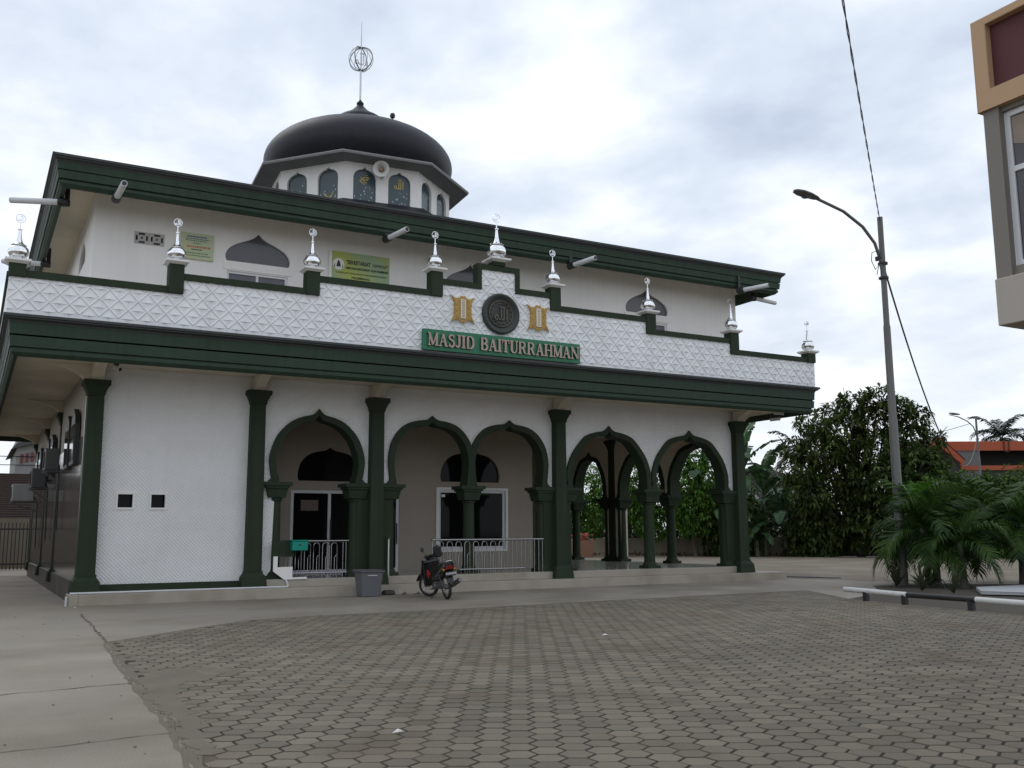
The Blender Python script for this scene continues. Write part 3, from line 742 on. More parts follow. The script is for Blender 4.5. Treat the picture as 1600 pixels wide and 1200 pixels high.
for dx, z0, z1, k in px:
    x_, y_ = C0+dx, (PY0+PY1)/2
    hw = 0.16 if dx else 0.18
    p = MB().box(x_-hw, x_+hw, y_-0.16, y_+0.16, z0, z1).build('parapet_post', GREEN, mosque, bevel=0.008)
    c = 0.235 if dx else 0.28
    MB().frus(x_, y_, z1, z1+0.045, hw+0.01, 0.17, c, c).box(x_-c-0.008, x_+c+0.008, y_-c-0.008, y_+c+0.008, z1+0.046, z1+0.09).frus(x_, y_, z1+0.091, z1+0.115, c-0.07, c-0.07, c-0.1, c-0.1).build('post_cap', WHITE, p)
    finial(p, x_, y_, z1+0.11, k)

# ------------------------------------------------------------------ upper storey
def lunu(cx, hw, z0, z1, top=0):   # the upper windows come to a longer ogee point
    pr = [(.96,0),(1.0,.13),(.975,.28),(.88,.43),(.74,.54),(.58,.63),(.40,.71),(.25,.78),(.13,.86),(.05,.94),(0,1.0)]
    lf = [(cx-u*hw, z0+(z1-z0)*v_) for u, v_ in cat_rom(pr, 3)]
    return lf + [(2*cx-x_, z) for x_, z in reversed(lf[:-1])]
wins = [3.58, 9.55, 15.66]
holes = []
for cx_ in wins: holes += [lunu(cx_, 0.81, 8.20, 8.98, 0), [(cx_-0.76,6.6),(cx_+0.76,6.6),(cx_+0.76,7.95),(cx_-0.76,7.95)]]
VX = (0.64, 1.32); holes.append([(0.64,8.33),(1.32,8.33),(1.32,8.62),(0.64,8.62)])
MB().prism([(-0.25,5.902),(19.28,5.902),(19.28,9.43),(-0.25,9.43)], 0.06, 0.26, 'XZ', holes).build('upper_wall', WHITE, mosque)
lw_h = [[(2*c-p[0] if False else p[0], p[1]) for p in lunu(c, 0.81, 8.2, 8.98, 0)] for c in (2.6, 9.4, 15.5)]
MB().prism([(0.262,5.902),(18.4,5.902),(18.4,9.43),(0.262,9.43)], -0.25, -0.05, 'YZ', lw_h).build('upper_side_wall', WHITE, mosque)
for lu in lw_h: MB().prism(lu, -0.20, -0.18, 'YZ').build('side_lunette', GRGLASS, mosque)
MB().box(19.08, 19.28, 0.262, 18.4, 5.902, 9.43).build('upper_side_wall', WHITE, mosque)
MB().box(-0.25, 19.28, 18.402, 18.6, 5.902, 9.43).build('upper_rear_wall', WHITE, mosque)
for cx_ in wins:
    lo = MB().prism(lunu(cx_, 0.815, 8.195, 8.985, 0), 0.13, 0.15, 'XZ').build('lunette', GRGLASS, mosque)
    MB().prism([(cx_-0.86,7.98),(cx_+0.86,7.98),(cx_+0.86,8.17),(cx_-0.86,8.17)], 0.04, 0.058, 'XZ').build('window_band', WHITE, mosque)
    wr = framed('upper_window', cx_-0.76, cx_+0.76, 6.6, 7.95, 0.12, [cx_], ALU, GRGLASS, 0.06)
# pierced vent block
vb = MB()
hl = []
for i in range(2):
    c_ = 0.64+0.17+0.34*i; zc = 8.475
    for a, b, w_, h_ in ((0,0.10,0.07,0.022),(0,-0.10,0.07,0.022),(0.115,0,0.022,0.06),(-0.115,0,0.022,0.06),(0,0,0.022,0.022)):
        hl.append([(c_+a-w_,zc+b-h_),(c_+a+w_,zc+b-h_),(c_+a+w_,zc+b+h_),(c_+a-w_,zc+b+h_)])
VBM = pm('grey_vent_cement', (0.42, 0.40, 0.385), 0.8, 0.1, 4)
vbo = vb.prism([(0.64,8.33),(1.32,8.33),(1.32,8.62),(0.64,8.62)], 0.045, 0.13, 'XZ', hl).build('vent_block', VBM, mosque)
MB().box(0.64, 1.32, 0.2, 0.22, 8.33, 8.62).build('vent_backing', BLACK, vbo)

# ------------------------------------------------------------------ main roof
RR = (-1.10, 20.08, -1.10, 19.2)
MB().box(RR[0]+0.02, RR[1]-0.02, RR[2]+0.02, RR[3]-0.02, 9.432, 9.66).build('roof_soffit', SOFFIT, mosque)
prof = [(-0.16,9.08),(-0.07,9.08),(0.0,9.15),(0.0,9.21),(-0.03,9.215),(-0.03,9.24),(0.03,9.25),(0.05,9.42),(0.02,9.425),(0.02,9.44),(0.055,9.45),(0.075,9.60),(-0.16,9.60)]
MB().sweep_rect(prof, RR).build('roof_fascia', GREENF, mosque)
MB().sweep_rect([(-0.16,9.602),(0.08,9.602),(0.10,9.64),(0.15,9.67),(0.15,9.70),(0.18,9.705),(0.18,9.76),(-0.16,9.78)], RR).build('roof_cornice', DARKCAP, mosque)
x0, x1, y0, y1 = RR; DC = (9.3, 8.7)
a_ = 3.7
MB().add([(x0+.1,y0+.1,9.74),(x1-.1,y0+.1,9.74),(x1-.1,y1-.1,9.74),(x0+.1,y1-.1,9.74),(DC[0]-a_,DC[1]-a_,11.55),(DC[0]+a_,DC[1]-a_,11.55),(DC[0]+a_,DC[1]+a_,11.55),(DC[0]-a_,DC[1]+a_,11.55)],
    [(0,1,5,4),(1,2,6,5),(2,3,7,6),(3,0,4,7),(4,5,6,7)]).build('roof', pm('dark_roof_sheet', (0.05, 0.05, 0.052), 0.6, 0.2, 1.0, 0.3, 8), mosque)
# white rain pipes under the eaves
def pipe(p, q_, dk=True):
    d_ = (Vector(q_)-Vector(p)).normalized()
    mb = MB(); P_, Q_ = Vector(p), Vector(q_)
    o = mb.tube([P_, P_.lerp(Q_, 0.5), Q_], 0.068, 14, True).build('eave_pipe', PVC, mosque, smooth=True)
    MB().tube([Q_-d_*0.01, Q_+d_*0.012], 0.05, 12).build('pipe_mouth', BLACK, o)
    MB().tube([P_-d_*0.16, P_+d_*0.06], 0.10, 12).box(P_.x-0.05-d_.x*0.12, P_.x+0.05-d_.x*0.12, P_.y-0.05-d_.y*0.12, P_.y+0.05-d_.y*0.12, P_.z, 9.44).build('pipe_clamp', BLACK, o)
for pa, pb in (((0.08,-1.15),(0.11,-2.08)), ((6.58,-1.15),(6.74,-1.98)), ((12.15,-1.2),(12.33,-2.05)), ((18.40,-1.25),(18.76,-2.03)), ((-0.98,-0.2),(-2.0,0.25)), ((19.45,-0.62),(20.65,-0.36)), ((-0.98,5.6),(-2.0,5.9))):
    pipe((*pa, 8.985), (*pb, 9.01))

# ------------------------------------------------------------------ dome
OA = 62.5   # azimuth of one octagon corner, from the facade normal
def oc(rad, k): a = R(OA-45*k); return (DC[0]+rad*math.sin(a), DC[1]-rad*math.cos(a))
def octa(r0, z0, r1, z1):
    return [(*oc(r0, k), z0) for k in range(8)], [(*oc(r1, k), z1) for k in range(8)]
def octmesh(levels):
    mb = MB(); vs = []
    for r_, z_ in levels: vs += [(*oc(r_, k), z_) for k in range(8)]
    fs = []
    for i in range(len(levels)-1):
        for k in range(8): fs.append((i*8+k, i*8+(k+1) % 8, (i+1)*8+(k+1) % 8, (i+1)*8+k))
    fs += [tuple(range(8)), tuple((len(levels)-1)*8+k for k in range(8))]
    return mb.add(vs, fs)
octmesh([(4.1,11.45),(4.05,12.02),(3.55,12.34)]).build('dome_curb', DOMEM, mosque)
octmesh([(3.28,13.70),(4.0,13.74),(4.02,13.80),(4.0,13.84),(2.9,13.95)]).build('dome_eave', GREYC, mosque)
PANE = pm('teal_drum_glass', (0.045, 0.075, 0.085), 0.16, 0.35, 2.0, spec=0.5)
STARM = pm('pale_star_film', (0.34, 0.42, 0.44), 0.6)
GOLDW = pm('gold_film', (0.50, 0.40, 0.13), 0.5)
def drumwin(cu, hw=0.39):
    pr = [(1.0,12.38),(1.0,13.20),(0.93,13.32),(0.75,13.41),(0.48,13.47),(0.22,13.50),(0.1,13.535),(0,13.59)]
    lf = [(cu-u*hw, z) for u, z in pr]; return lf + [(2*cu-x_, z) for x_, z in reversed(lf[:-1])]
for k in range(8):
    a, b = Vector(oc(3.3, k)), Vector(oc(3.3, k+1)); ex = (b-a); Lf = ex.length; ex.normalize()
    ctr = Vector(DC); nrm = ((a+b)/2-ctr).normalized()
    if ex.x*nrm.y - ex.y*nrm.x > 0: pass
    o_ = (a+b)/2
    mk = lambda p, t, o_=o_, ex=ex, nrm=nrm: (o_.x+ex.x*p[0]-nrm.x*t, o_.y+ex.y*p[0]-nrm.y*t, p[1])
    h = Lf/2
    ws = [drumwin(-0.60), drumwin(0.60)]
    MB().prism([(-h,12.3),(h,12.3),(h,13.72),(-h,13.72)], 0.0, 0.16, mk, ws).build('drum_wall', WHITE, mosque)
    for wi, wp in enumerate(ws):
        pn = MB().prism(wp, 0.085, 0.10, mk).build('drum_window', PANE, mosque)
        cu = (-0.60, 0.60)[wi]
        # ex runs from right to left seen from outside, so mirror the drawing
        st = MB()
        if k in (0, 1, 2, 7):
            rs = random.Random(k*7+wi)
            for _ in range(11):
                u, z_ = cu+rs.uniform(-0.32,0.32), rs.uniform(12.45,12.95 if k in (1,) or wi == 0 and k == 2 else 13.2)
                s_ = rs.uniform(0.018,0.04)
                st.prism([(u-s_,z_),(u,z_-s_*1.2),(u+s_,z_),(u,z_+s_*1.2)], 0.078, 0.084, mk)
            st.build('star_pattern', STARM, pn)
            draw = None
            if k == 1 and wi == 1: draw = (MUHAM, 0.34, 13.0)
            if k == 1 and wi == 0: draw = (ALLAH, 0.34, 13.0)
            if k == 2 and wi == 0: draw = (SWORDS, 0.36, 12.45)
            if draw:
                mb = MB()
                for s_ in draw[0]:
                    t0 = MB().ribbon([(-(p[0]-0.5)*draw[1], draw[2]+p[1]*draw[1]*0.85) for p in cat_rom(s_, 2)], 0.032, 0.07, 0.083)
                    mb.add([mk((cu+v_[0], v_[2]), v_[1]) for v_ in t0.v], t0.f)
                mb.build('calligraphy', GOLDW, pn)
pr = [(2.88,13.86)]
for i in range(1, 9): t = i/9; zz_ = 13.86+0.84*t; pr.append((3.4*math.sqrt(max(0, 1-((14.7-zz_)/1.6)**2)), zz_))
for i in range(0, 13):
    t = math.radians(i*6.0); pr.append((3.4*math.cos(t), 14.7+1.5*math.sin(t)))
pr = [p for p in pr if p[0] > 0.9]
pr += [(1.0,16.13)] if pr[-1][0] > 1.0 else []
MB().lathe(pr+[(0.9,16.14)], (*DC, 0), 64).build('dome', DOMEM, mosque, smooth=True)
sp_ = MB().lathe([(1.0,16.05),(0.99,16.40),(0.92,16.52),(0.72,16.66),(0.50,16.78),(0.31,16.92),(0.18,17.06),(0.11,17.15),(0.13,17.18),(0.13,17.24),(0.06,17.32),(0.04,17.36)], (*DC, 0), 32).build('dome_spire', DOMEM, mosque, smooth=True)
MB().tube([(*DC,17.34),(*DC,18.56)], 0.04, 8).tube([(*DC,18.56),(*DC,19.42)], 0.02, 6).tube([(*DC,19.42),(*DC,20.48)], [0.03,0.012], 6).build('finial_pole', DULLST, sp_, smooth=True)
gl = MB(); gc = Vector((*DC, 18.98)); gr = 0.45
for i in range(6):
    a = math.pi*i/6+0.2
    if i in (1, 4):   # two broad crescent bands
        gl.tube([gc+Vector((gr*1.06*math.cos(t)*math.cos(a), gr*1.06*math.cos(t)*math.sin(a), gr*math.sin(t))) for t in [math.pi*2*j/28 for j in range(29)]], 0.024, 6, False)
    else:
        gl.tube([gc+Vector((gr*math.cos(t)*math.cos(a), gr*math.cos(t)*math.sin(a), gr*math.sin(t))) for t in [math.pi*2*j/28 for j in range(29)]], 0.010, 5, False)
gl.build('finial_globe', STEEL, sp_, smooth=True)
mb = MB()
for st in ALLAH: mb.ribbon([(DC[0]+(p[0]-0.5)*0.48, 18.98+(p[1]-0.55)*0.40) for p in cat_rom(st, 3)], 0.05, DC[1]-0.012, DC[1]+0.012)
mb.build('calligraphy', DULLST, sp_)
vr = Vector((11.66, 32.4)).normalized(); rr_ = Vector((vr.y, -vr.x))
bp_ = Vector(DC)+rr_*1.14-vr*1.55
MB().lathe([(0.03,-0.25),(0.03,0.10)], (bp_.x, bp_.y, 15.98), 8).lathe([(0.0,0.05),(0.08,0.09),(0.10,0.16),(0.07,0.24),(0.0,0.26)], (bp_.x, bp_.y, 15.98), 12).build('dome_beacon', BLACK, mosque, smooth=True)

# ------------------------------------------------------------------ emblem and shields on the parapet
EM = pm('dark_green_emblem', (0.030, 0.037, 0.031), 0.55, 0.15, 5, 0.2, 40)
EM2 = pm('bronze_emblem_relief', (0.085, 0.080, 0.066), 0.4, 0.2, 9, 0.4, 40, metal=0.3)
em = MB().lathe([(0.54,0.0),(0.54,-0.09),(0.50,-0.115),(0.44,-0.10),(0.40,-0.06),(0.36,-0.05),(0.02,-0.05)], (9.43, PY0, 7.14), 48, 'Y').build('round_emblem', EM, mosque, smooth=True)
mb = MB()
for rad, wd in ((0.34, 0.022), (0.27, 0.014)):
    mb.tube([(9.43+rad*math.cos(t), PY0-0.06, 7.14+rad*math.sin(t)) for t in [2*math.pi*i/40 for i in range(41)]], wd, 6, False)
for i in range(16):
    t = 2*math.pi*i/16; mb.lathe([(0.0,-0.03),(0.03,0.0),(0.0,0.01)], (9.43+0.305*math.cos(t), PY0-0.06, 7.14+0.305*math.sin(t)), 8, 'Y')
for st in ALLAH: mb.ribbon([(9.43+(p[0]-0.5)*0.40, 7.14+(p[1]-0.55)*0.30) for p in cat_rom(st, 3)], 0.045, PY0-0.085, PY0-0.045)
mb.build('emblem_relief', EM2, em, smooth=True)
for cx_ in (8.32, 10.55):
    half = [(0.0,0.33),(0.05,0.35),(0.10,0.29),(0.20,0.27),(0.33,0.34),(0.27,0.22),(0.24,0.15),(0.255,0.10),(0.235,0.05),(0.25,0.0)]
    q1 = half; q4 = [(x_, -z_) for x_, z_ in reversed(half[:-1])]
    rgt = q1+q4; pl = rgt+[(-x_, z_) for x_, z_ in reversed(rgt[1:-1])]
    big = [(cx_+x_*1.09, 7.145+z_*1.07) for x_, z_ in pl]
    sh = MB().prism(big, PY0-0.045, PY0+0.01, 'XZ').build('shield_backing', WHITE, mosque)
    MB().prism([(cx_+x_, 7.145+z_) for x_, z_ in pl], PY0-0.085, PY0-0.046, 'XZ').build('shield', GOLD, sh)
    mb = MB()
    for s_ in (-1, 1):
        mb.ribbon([(cx_+s_*x_, 7.145+z_) for x_, z_ in cat_rom([(0.10,0.24),(0.20,0.18),(0.14,0.08),(0.21,0.0),(0.14,-0.08),(0.20,-0.18),(0.10,-0.24)], 3)], 0.022, PY0-0.10, PY0-0.084)
        mb.ribbon([(cx_+s_*x_, 7.145+z_) for x_, z_ in cat_rom([(0.29,0.29),(0.22,0.20),(0.21,0.10)], 3)], 0.018, PY0-0.099, PY0-0.084)
        mb.ribbon([(cx_+s_*x_, 7.145+z_) for x_, z_ in cat_rom([(0.29,-0.29),(0.22,-0.20),(0.21,-0.10)], 3)], 0.018, PY0-0.099, PY0-0.084)
    mb.build('scrollwork', pm('pale_gold_paint', (0.50, 0.33, 0.08), 0.4), sh)
    MB().box(cx_-0.068, cx_+0.068, PY0-0.112, PY0-0.087, 6.90, 7.39).build('ladder_panel', WHITE, sh)
    mb = MB()
    for i in range(11): mb.box(cx_-0.042, cx_+0.042, PY0-0.117, PY0-0.1125, 6.925+i*0.042, 6.946+i*0.042)
    mb.build('ladder_slot', GOLD, sh)

# ------------------------------------------------------------------ signs
LET = pm('tarnished_steel_letter', (0.25, 0.20, 0.17), 0.22, 0.4, 9, metal=1.0)
SIGNG = pm('bright_green_board', (0.008, 0.155, 0.072), 0.4, 0.08, 2)
SY = PY0-0.13
sign = thing('name_sign', (9.5, SY, 6.0), 'long bright green sign with raised steel letters MASJID BAITURRAHMAN', 'sign')
MB().box(7.20, 11.82, SY, SY+0.10, 6.005, 6.535).build('board', SIGNG, sign, bevel=0.006)
def sf(x_, z_, w_=0.34): return ([(x_-w_/2, z_), (x_+w_/2, z_)], 0.10)
T_, t_ = 0.20, 0.10
def arc(cx_, cz_, rx, rz, a0, a1, n=12): return [(cx_+rx*math.cos(R(a0+(a1-a0)*i/n)), cz_+rz*math.sin(R(a0+(a1-a0)*i/n))) for i in range(n+1)]
GL = {
 'M': (1.05, [([(0.16,0.05),(0.16,0.95)],t_), ([(0.16,0.95),(0.52,0.08)],T_), ([(0.52,0.08),(0.86,0.95)],t_), ([(0.87,0.05),(0.87,0.95)],T_), sf(0.16,0.05,0.30), sf(0.87,0.05,0.36), sf(0.12,0.95,0.24), sf(0.90,0.95,0.30)]),
 'A': (0.95, [([(0.18,0.05),(0.46,0.95)],t_), ([(0.46,0.95),(0.76,0.05)],T_), ([(0.27,0.36),(0.64,0.36)],t_), sf(0.18,0.05,0.30), sf(0.77,0.05,0.36)]),
 'S': (0.72, [(arc(0.36,0.73,0.22,0.20,20,200)+arc(0.36,0.29,0.24,0.24,80,-160),[0.10]*4+[0.17]*22), ([(0.57,0.72),(0.57,0.95)],0.09), ([(0.13,0.06),(0.13,0.30)],0.09)]),
 'J': (0.62, [([(0.42,0.95),(0.42,0.28),(0.36,0.12),(0.24,0.05),(0.12,0.10),(0.09,0.22)],[0.2,0.2,0.18,0.12,0.12,0.15]), sf(0.42,0.95,0.40)]),
 'I': (0.46, [([(0.23,0.05),(0.23,0.95)],T_), sf(0.23,0.05,0.40), sf(0.23,0.95,0.40)]),
 'D': (0.92, [([(0.20,0.05),(0.20,0.95)],T_), ([(0.10,0.95),(0.45,0.95)]+arc(0.45,0.5,0.33,0.45,88,-88)+[(0.45,0.05),(0.10,0.05)],[0.09]*3+[0.13]*2+[0.2]*8+[0.13]*2+[0.09]*2)]),
 'B': (0.84, [([(0.20,0.05),(0.20,0.95)],T_), ([(0.10,0.95),(0.42,0.95)]+arc(0.42,0.74,0.24,0.21,85,-85)+[(0.25,0.53)],[0.09]*3+[0.18]*11+[0.09]*2), ([(0.25,0.50),(0.44,0.50)]+arc(0.44,0.28,0.28,0.23,85,-85)+[(0.10,0.05)],[0.09]*3+[0.19]*11+[0.09]*2)]),
 'T': (0.84, [([(0.42,0.05),(0.42,0.92)],T_), ([(0.06,0.94),(0.78,0.94)],0.11), sf(0.42,0.05,0.40), ([(0.08,0.68),(0.08,0.95)],0.08), ([(0.76,0.68),(0.76,0.95)],0.08)]),
 'U': (0.92, [([(0.22,0.95),(0.22,0.36)]+arc(0.48,0.32,0.26,0.27,180,345)+[(0.74,0.36),(0.74,0.95)],[0.2]*5+[0.16]*3+[0.11]*9), sf(0.22,0.95,0.38), sf(0.75,0.95,0.28)]),
 'R': (0.94, [([(0.20,0.05),(0.20,0.95)],T_), ([(0.10,0.95),(0.44,0.95)]+arc(0.44,0.73,0.26,0.22,85,-85)+[(0.25,0.50)],[0.09]*3+[0.18]*11+[0.09]*2), ([(0.42,0.50),(0.58,0.40),(0.66,0.16),(0.78,0.05),(0.90,0.07)],[0.18,0.19,0.19,0.14,0.06]), sf(0.20,0.05,0.38)]),
 'H': (1.0, [([(0.20,0.05),(0.20,0.95)],T_), ([(0.78,0.05),(0.78,0.95)],T_), ([(0.2,0.5),(0.78,0.5)],t_), sf(0.20,0.05,0.38), sf(0.20,0.95,0.38), sf(0.78,0.05,0.38), sf(0.78,0.95,0.38)]),
 'N': (1.0, [([(0.18,0.05),(0.18,0.95)],t_), ([(0.16,0.95),(0.80,0.06)],T_), ([(0.82,0.05),(0.82,0.95)],t_), sf(0.18,0.05,0.30), sf(0.12,0.95,0.22), sf(0.82,0.95,0.30)]),
 ' ': (0.55, [])}
txt = 'MASJID BAITURRAHMAN'
tw = sum(GL[c][0] for c in txt); sx = (11.76-7.30)/tw; cxp = 7.30
for ci, c in enumerate(txt):
    mb = MB()
    for i, (pts_, wd) in enumerate(GL[c][1]):
        w_ = [t*0.285*1.04 for t in wd] if isinstance(wd, list) else wd*0.285*1.04
        if isinstance(w_, list):
            w_ = (w_+[w_[-1]]*len(pts_))[:len(pts_)]
        mb.ribbon([(cxp+p[0]*sx, 6.105+p[1]*0.335) for p in pts_], w_, SY-0.055-0.0013*i, SY-0.002)
    if mb.v: mb.build('letter', LET, sign)
    cxp += GL[c][0]*sx
# banners on the upper wall
BY = 0.03
def ban_mat(name, c1, c2, z0, z1):
    mt = pm(name, c1, 0.5, 0.05, 1.5); n = mt.node_tree.nodes; l = mt.node_tree.links
    g = n.new('ShaderNodeNewGeometry'); s_ = n.new('ShaderNodeSeparateXYZ'); l.new(g.outputs['Position'], s_.inputs[0])
    wv = n.new('ShaderNodeTexWave'); wv.bands_direction = 'DIAGONAL'; wv.inputs['Scale'].default_value = 0.35; wv.inputs['Distortion'].default_value = 1.5
    l.new(g.outputs['Position'], wv.inputs['Vector'])
    mx = n.new('ShaderNodeMixRGB'); mx.inputs[1].default_value = (*c1, 1); mx.inputs[2].default_value = (*c2, 1)
    l.new(wv.outputs['Fac'], mx.inputs[0]); l.new(mx.outputs[0], n['Principled BSDF'].inputs['Base Color']); return mt
INK = pm('black_print', (0.025, 0.028, 0.025), 0.6); INKG = pm('green_print', (0.05, 0.14, 0.07), 0.6); INKR = pm('orange_print', (0.50, 0.20, 0.10), 0.6); INKB = pm('blue_print', (0.08, 0.13, 0.22), 0.6)
bn1 = thing('banner', (2.08, BY, 8.1), 'small pale green notice board with faint green and orange lines beside the vent', 'banner')
MB().box(1.70, 2.47, BY-0.02, BY+0.028, 8.11, 8.76).build('sheet', ban_mat('pale_green_sheet', (0.46, 0.52, 0.34), (0.50, 0.52, 0.30), 8, 9), bn1)
for z_, x0, x1, h_, mt in ((8.67,1.84,2.30,0.035,INKB),(8.615,1.80,2.36,0.022,INKB),(8.57,1.80,2.30,0.018,INKG),(8.51,1.98,2.16,0.02,INKG),(8.42,1.84,2.40,0.05,INKR),(8.35,1.94,2.20,0.024,INK),(8.26,1.80,2.34,0.022,INKG),(8.20,1.78,2.40,0.02,INKG)):
    mb = MB(); rsb = random.Random(int(z_*100)); x_ = x0
    while x_ < x1:
        w_ = rsb.uniform(0.02, 0.06); mb.box(x_, min(x_+w_, x1), BY-0.0235, BY-0.0205, z_-h_/2, z_+h_/2); x_ += w_+0.012
    mb.build('print_line', mt, bn1)
bn2 = thing('banner', (6.28, BY, 7.95), 'wide lime green banner with SEKRETARIAT lettering and round white badge', 'banner')
MB().box(5.49, 7.07, BY-0.02, BY+0.028, 7.93, 8.81).build('sheet', ban_mat('lime_green_sheet', (0.42, 0.46, 0.10), (0.30, 0.42, 0.24), 8, 9), bn2)
MB().box(5.40, 5.482, BY-0.022, BY+0.026, 7.93, 8.83).build('edge_strip', WHITE, bn2); MB().box(7.078, 7.13, BY-0.022, BY+0.026, 7.93, 8.80).build('edge_strip', WHITE, bn2)
MB().lathe([(0.155,0),(0.155,-0.006),(0.01,-0.006)], (5.66, BY-0.021, 8.47), 24, 'Y').build('badge', WHITE, bn2)
mb = MB().prism([(5.60,8.40),(5.72,8.40),(5.70,8.50),(5.67,8.57),(5.65,8.57),(5.62,8.50)], BY-0.032, BY-0.028, 'XZ')
mb.ribbon([(5.56,8.46),(5.54,8.42),(5.57,8.38)], 0.02, BY-0.032, BY-0.028).ribbon([(5.76,8.46),(5.78,8.42),(5.75,8.38)], 0.02, BY-0.032, BY-0.028)
mb.build('badge_mark', INK, bn2)
for tx, x_, z_, s_, w_, bo in (('\u201cSEKRETARIAT', 5.86, 8.50, 0.15, 0.68, 0.004), ('HIMMAP\u201d', 6.60, 8.49, 0.14, 0.44, 0.0), ('HIMPUNAN MASYARAKAT ACEH PALEMBANG', 5.86, 8.365, 0.085, 1.18, 0.003), ('JL. LUNJUK JAYA 1 KELURAHAN BUKIT LAMA KECAMATAN ILIR BARAT 1', 5.60, 8.235, 0.06, 1.42, 0.0), ('PALEMBANG', 6.02, 8.115, 0.085, 0.50, 0.002)):
    text_at(tx, x_, BY-0.024, z_, s_, INK, bn2, w_, bo)
# ------------------------------------------------------------------ loudspeakers, cameras
HORN = pm('white_horn_paint', (0.55, 0.54, 0.50), 0.5, 0.1, 4); HORND = pm('horn_throat', (0.30, 0.22, 0.15), 0.6)
def horn(loc, rot, label, scale=1.0):
    h = local('loudspeaker', loc, label, 'loudspeaker', 'horn loudspeakers on the dome drum', rot); h.scale = (scale,)*3
    MB().lathe([(0.07,-0.34),(0.08,-0.20),(0.12,-0.10),(0.19,-0.03),(0.265,0.0),(0.27,0.012),(0.26,0.012),(0.18,-0.045),(0.11,-0.12),(0.06,-0.2)], (0,0,0), 26, 'X').build('horn', HORN, h, smooth=True)
    MB().lathe([(0.075,-0.20),(0.07,-0.12),(0.045,-0.09),(0.04,-0.05),(0.0,-0.04)], (0,0,0), 14, 'X').build('throat', HORND, h, smooth=True)
    MB().lathe([(0.10,-0.52),(0.10,-0.35),(0.07,-0.33)], (0,0,0), 14, 'X').box(-0.48,-0.40,-0.03,0.03,-0.22,-0.08).build('driver', DULLST, h, smooth=True)
h1p = Vector(DC)+rr_*0.72-vr*3.45
horn((h1p.x, h1p.y, 13.42), (0, R(8), R(-118)), 'white horn loudspeaker facing the yard on the dome drum')
h2p = Vector(DC)+rr_*3.45+vr*0.3
horn((h2p.x+0.35, h2p.y+0.1, 12.62), (0, 0, R(-20)), 'grey horn loudspeaker at the right foot of the drum, turned sideways')
def cctv(loc, rz, label, pitch=20):
    c = local('security_camera', loc, label, 'camera', 'security cameras under the canopy', (0, R(pitch), rz))
    MB().lathe([(0.0,-0.20),(0.05,-0.20),(0.055,-0.17),(0.055,0.08),(0.062,0.085),(0.062,0.12),(0.048,0.12),(0.04,0.09)], (0,0,0), 16, 'X').build('housing', PVC, c, smooth=True)
    MB().lathe([(0.046,0.088),(0.03,0.095),(0.0,0.10)], (0,0,0), 14, 'X').build('lens', BLACK, c, smooth=True)
    MB().box(-0.16,-0.06,-0.03,0.03,0.055,0.17).build('bracket', BLACK, c)
cctv((0.37,-0.62,5.20), R(-70), 'small security camera under the canopy beside the corner pilaster')
cctv((20.02,-0.98,5.22), R(-55), 'upper of two white cameras under the right canopy corner', 5)
cctv((20.10,-0.72,5.06), R(-20), 'lower of two white cameras under the right canopy corner', -8)

# ------------------------------------------------------------------ railings and small things on the porch
def railing(x0, x1, y_, label, hoops, bottom, extra):
    r = thing('steel_railing', ((x0+x1)/2, y_, 0.43), label, 'railing', 'steel railings of the porch')
    MB().tube([(x0,y_,1.33),(x1,y_,1.33)], 0.032, 10).build('top_rail', STEEL, r, smooth=True)
    MB().tube([(bottom[0],y_,0.55),(bottom[1],y_,0.55)], 0.022, 8).build('bottom_rail', STEEL, r, smooth=True)
    for hx in hoops:
        pts_ = [(hx-0.075,y_,0.44),(hx-0.075,y_,1.21)]+[(hx+0.075*math.cos(a), y_, 1.21+0.075*math.sin(a)) for a in [math.pi*(1-i/8) for i in range(1, 8)]]+[(hx+0.075,y_,1.21),(hx+0.075,y_,0.44)]
        MB().tube(pts_, 0.011, 6).build('hoop', STEEL, r, smooth=True)
        lo = [(hx+0.02,y_+0.03,0.44),(hx+0.02,y_+0.03,0.92),(hx+0.05,y_+0.03,0.97),(hx+0.09,y_+0.03,0.985)]
        MB().tube(lo, 0.009, 6).build('half_hoop', STEEL, r, smooth=True)
    for bx in extra: MB().tube([(bx,y_,0.44),(bx,y_,1.31)], 0.012, 6).build('baluster', STEEL, r, smooth=True)
    return r
railing(4.42, 6.14, 0.18, 'short steel railing across the single left arch', [4.62+0.23*i for i in range(6)], (4.42,6.14), (6.0,6.08))
railing(8.34, 11.74, -0.065, 'long steel railing across the double arch behind the motorcycle', [8.60+0.26*i for i in range(8)], (9.14,11.15), (8.36,10.62,10.76,10.9,11.04,11.18,11.32,11.46,11.6,11.72))
o = MB().tube([(7.13,-0.06,0.24),(7.13,-0.06,1.36)], 0.028, 8).lathe([(0.0,0.0),(0.04,0.0),(0.05,0.03),(0.0,0.06)], (7.13,-0.06,1.36), 10).build('steel_post', DULLST, smooth=True)
tag(o, 'single upright steel post beside the second arch pilaster', 'post')
BOXM = pm('teal_plastic', (0.0, 0.25, 0.19), 0.4, 0.1, 4)
bx = thing('letter_box', (4.75, -0.16, 1.1), 'small bright teal box hung on the left railing', 'box')
MB().box(4.56, 4.95, -0.28, -0.06, 1.11, 1.33).build('case', BOXM, bx, bevel=0.012); MB().box(4.55, 4.96, -0.29, -0.05, 1.333, 1.365).build('lid', BOXM, bx, bevel=0.006)
MB().box(4.735, 4.775, -0.292, -0.282, 1.22, 1.26).build('lock', BLACK, bx)
o = MB().box(4.12, 4.66, -0.10, -0.07, 0.965, 1.35).build('green_board', GREEN, bevel=0.006); tag(o, 'dark green board hung on the railing left of the teal box', 'board')
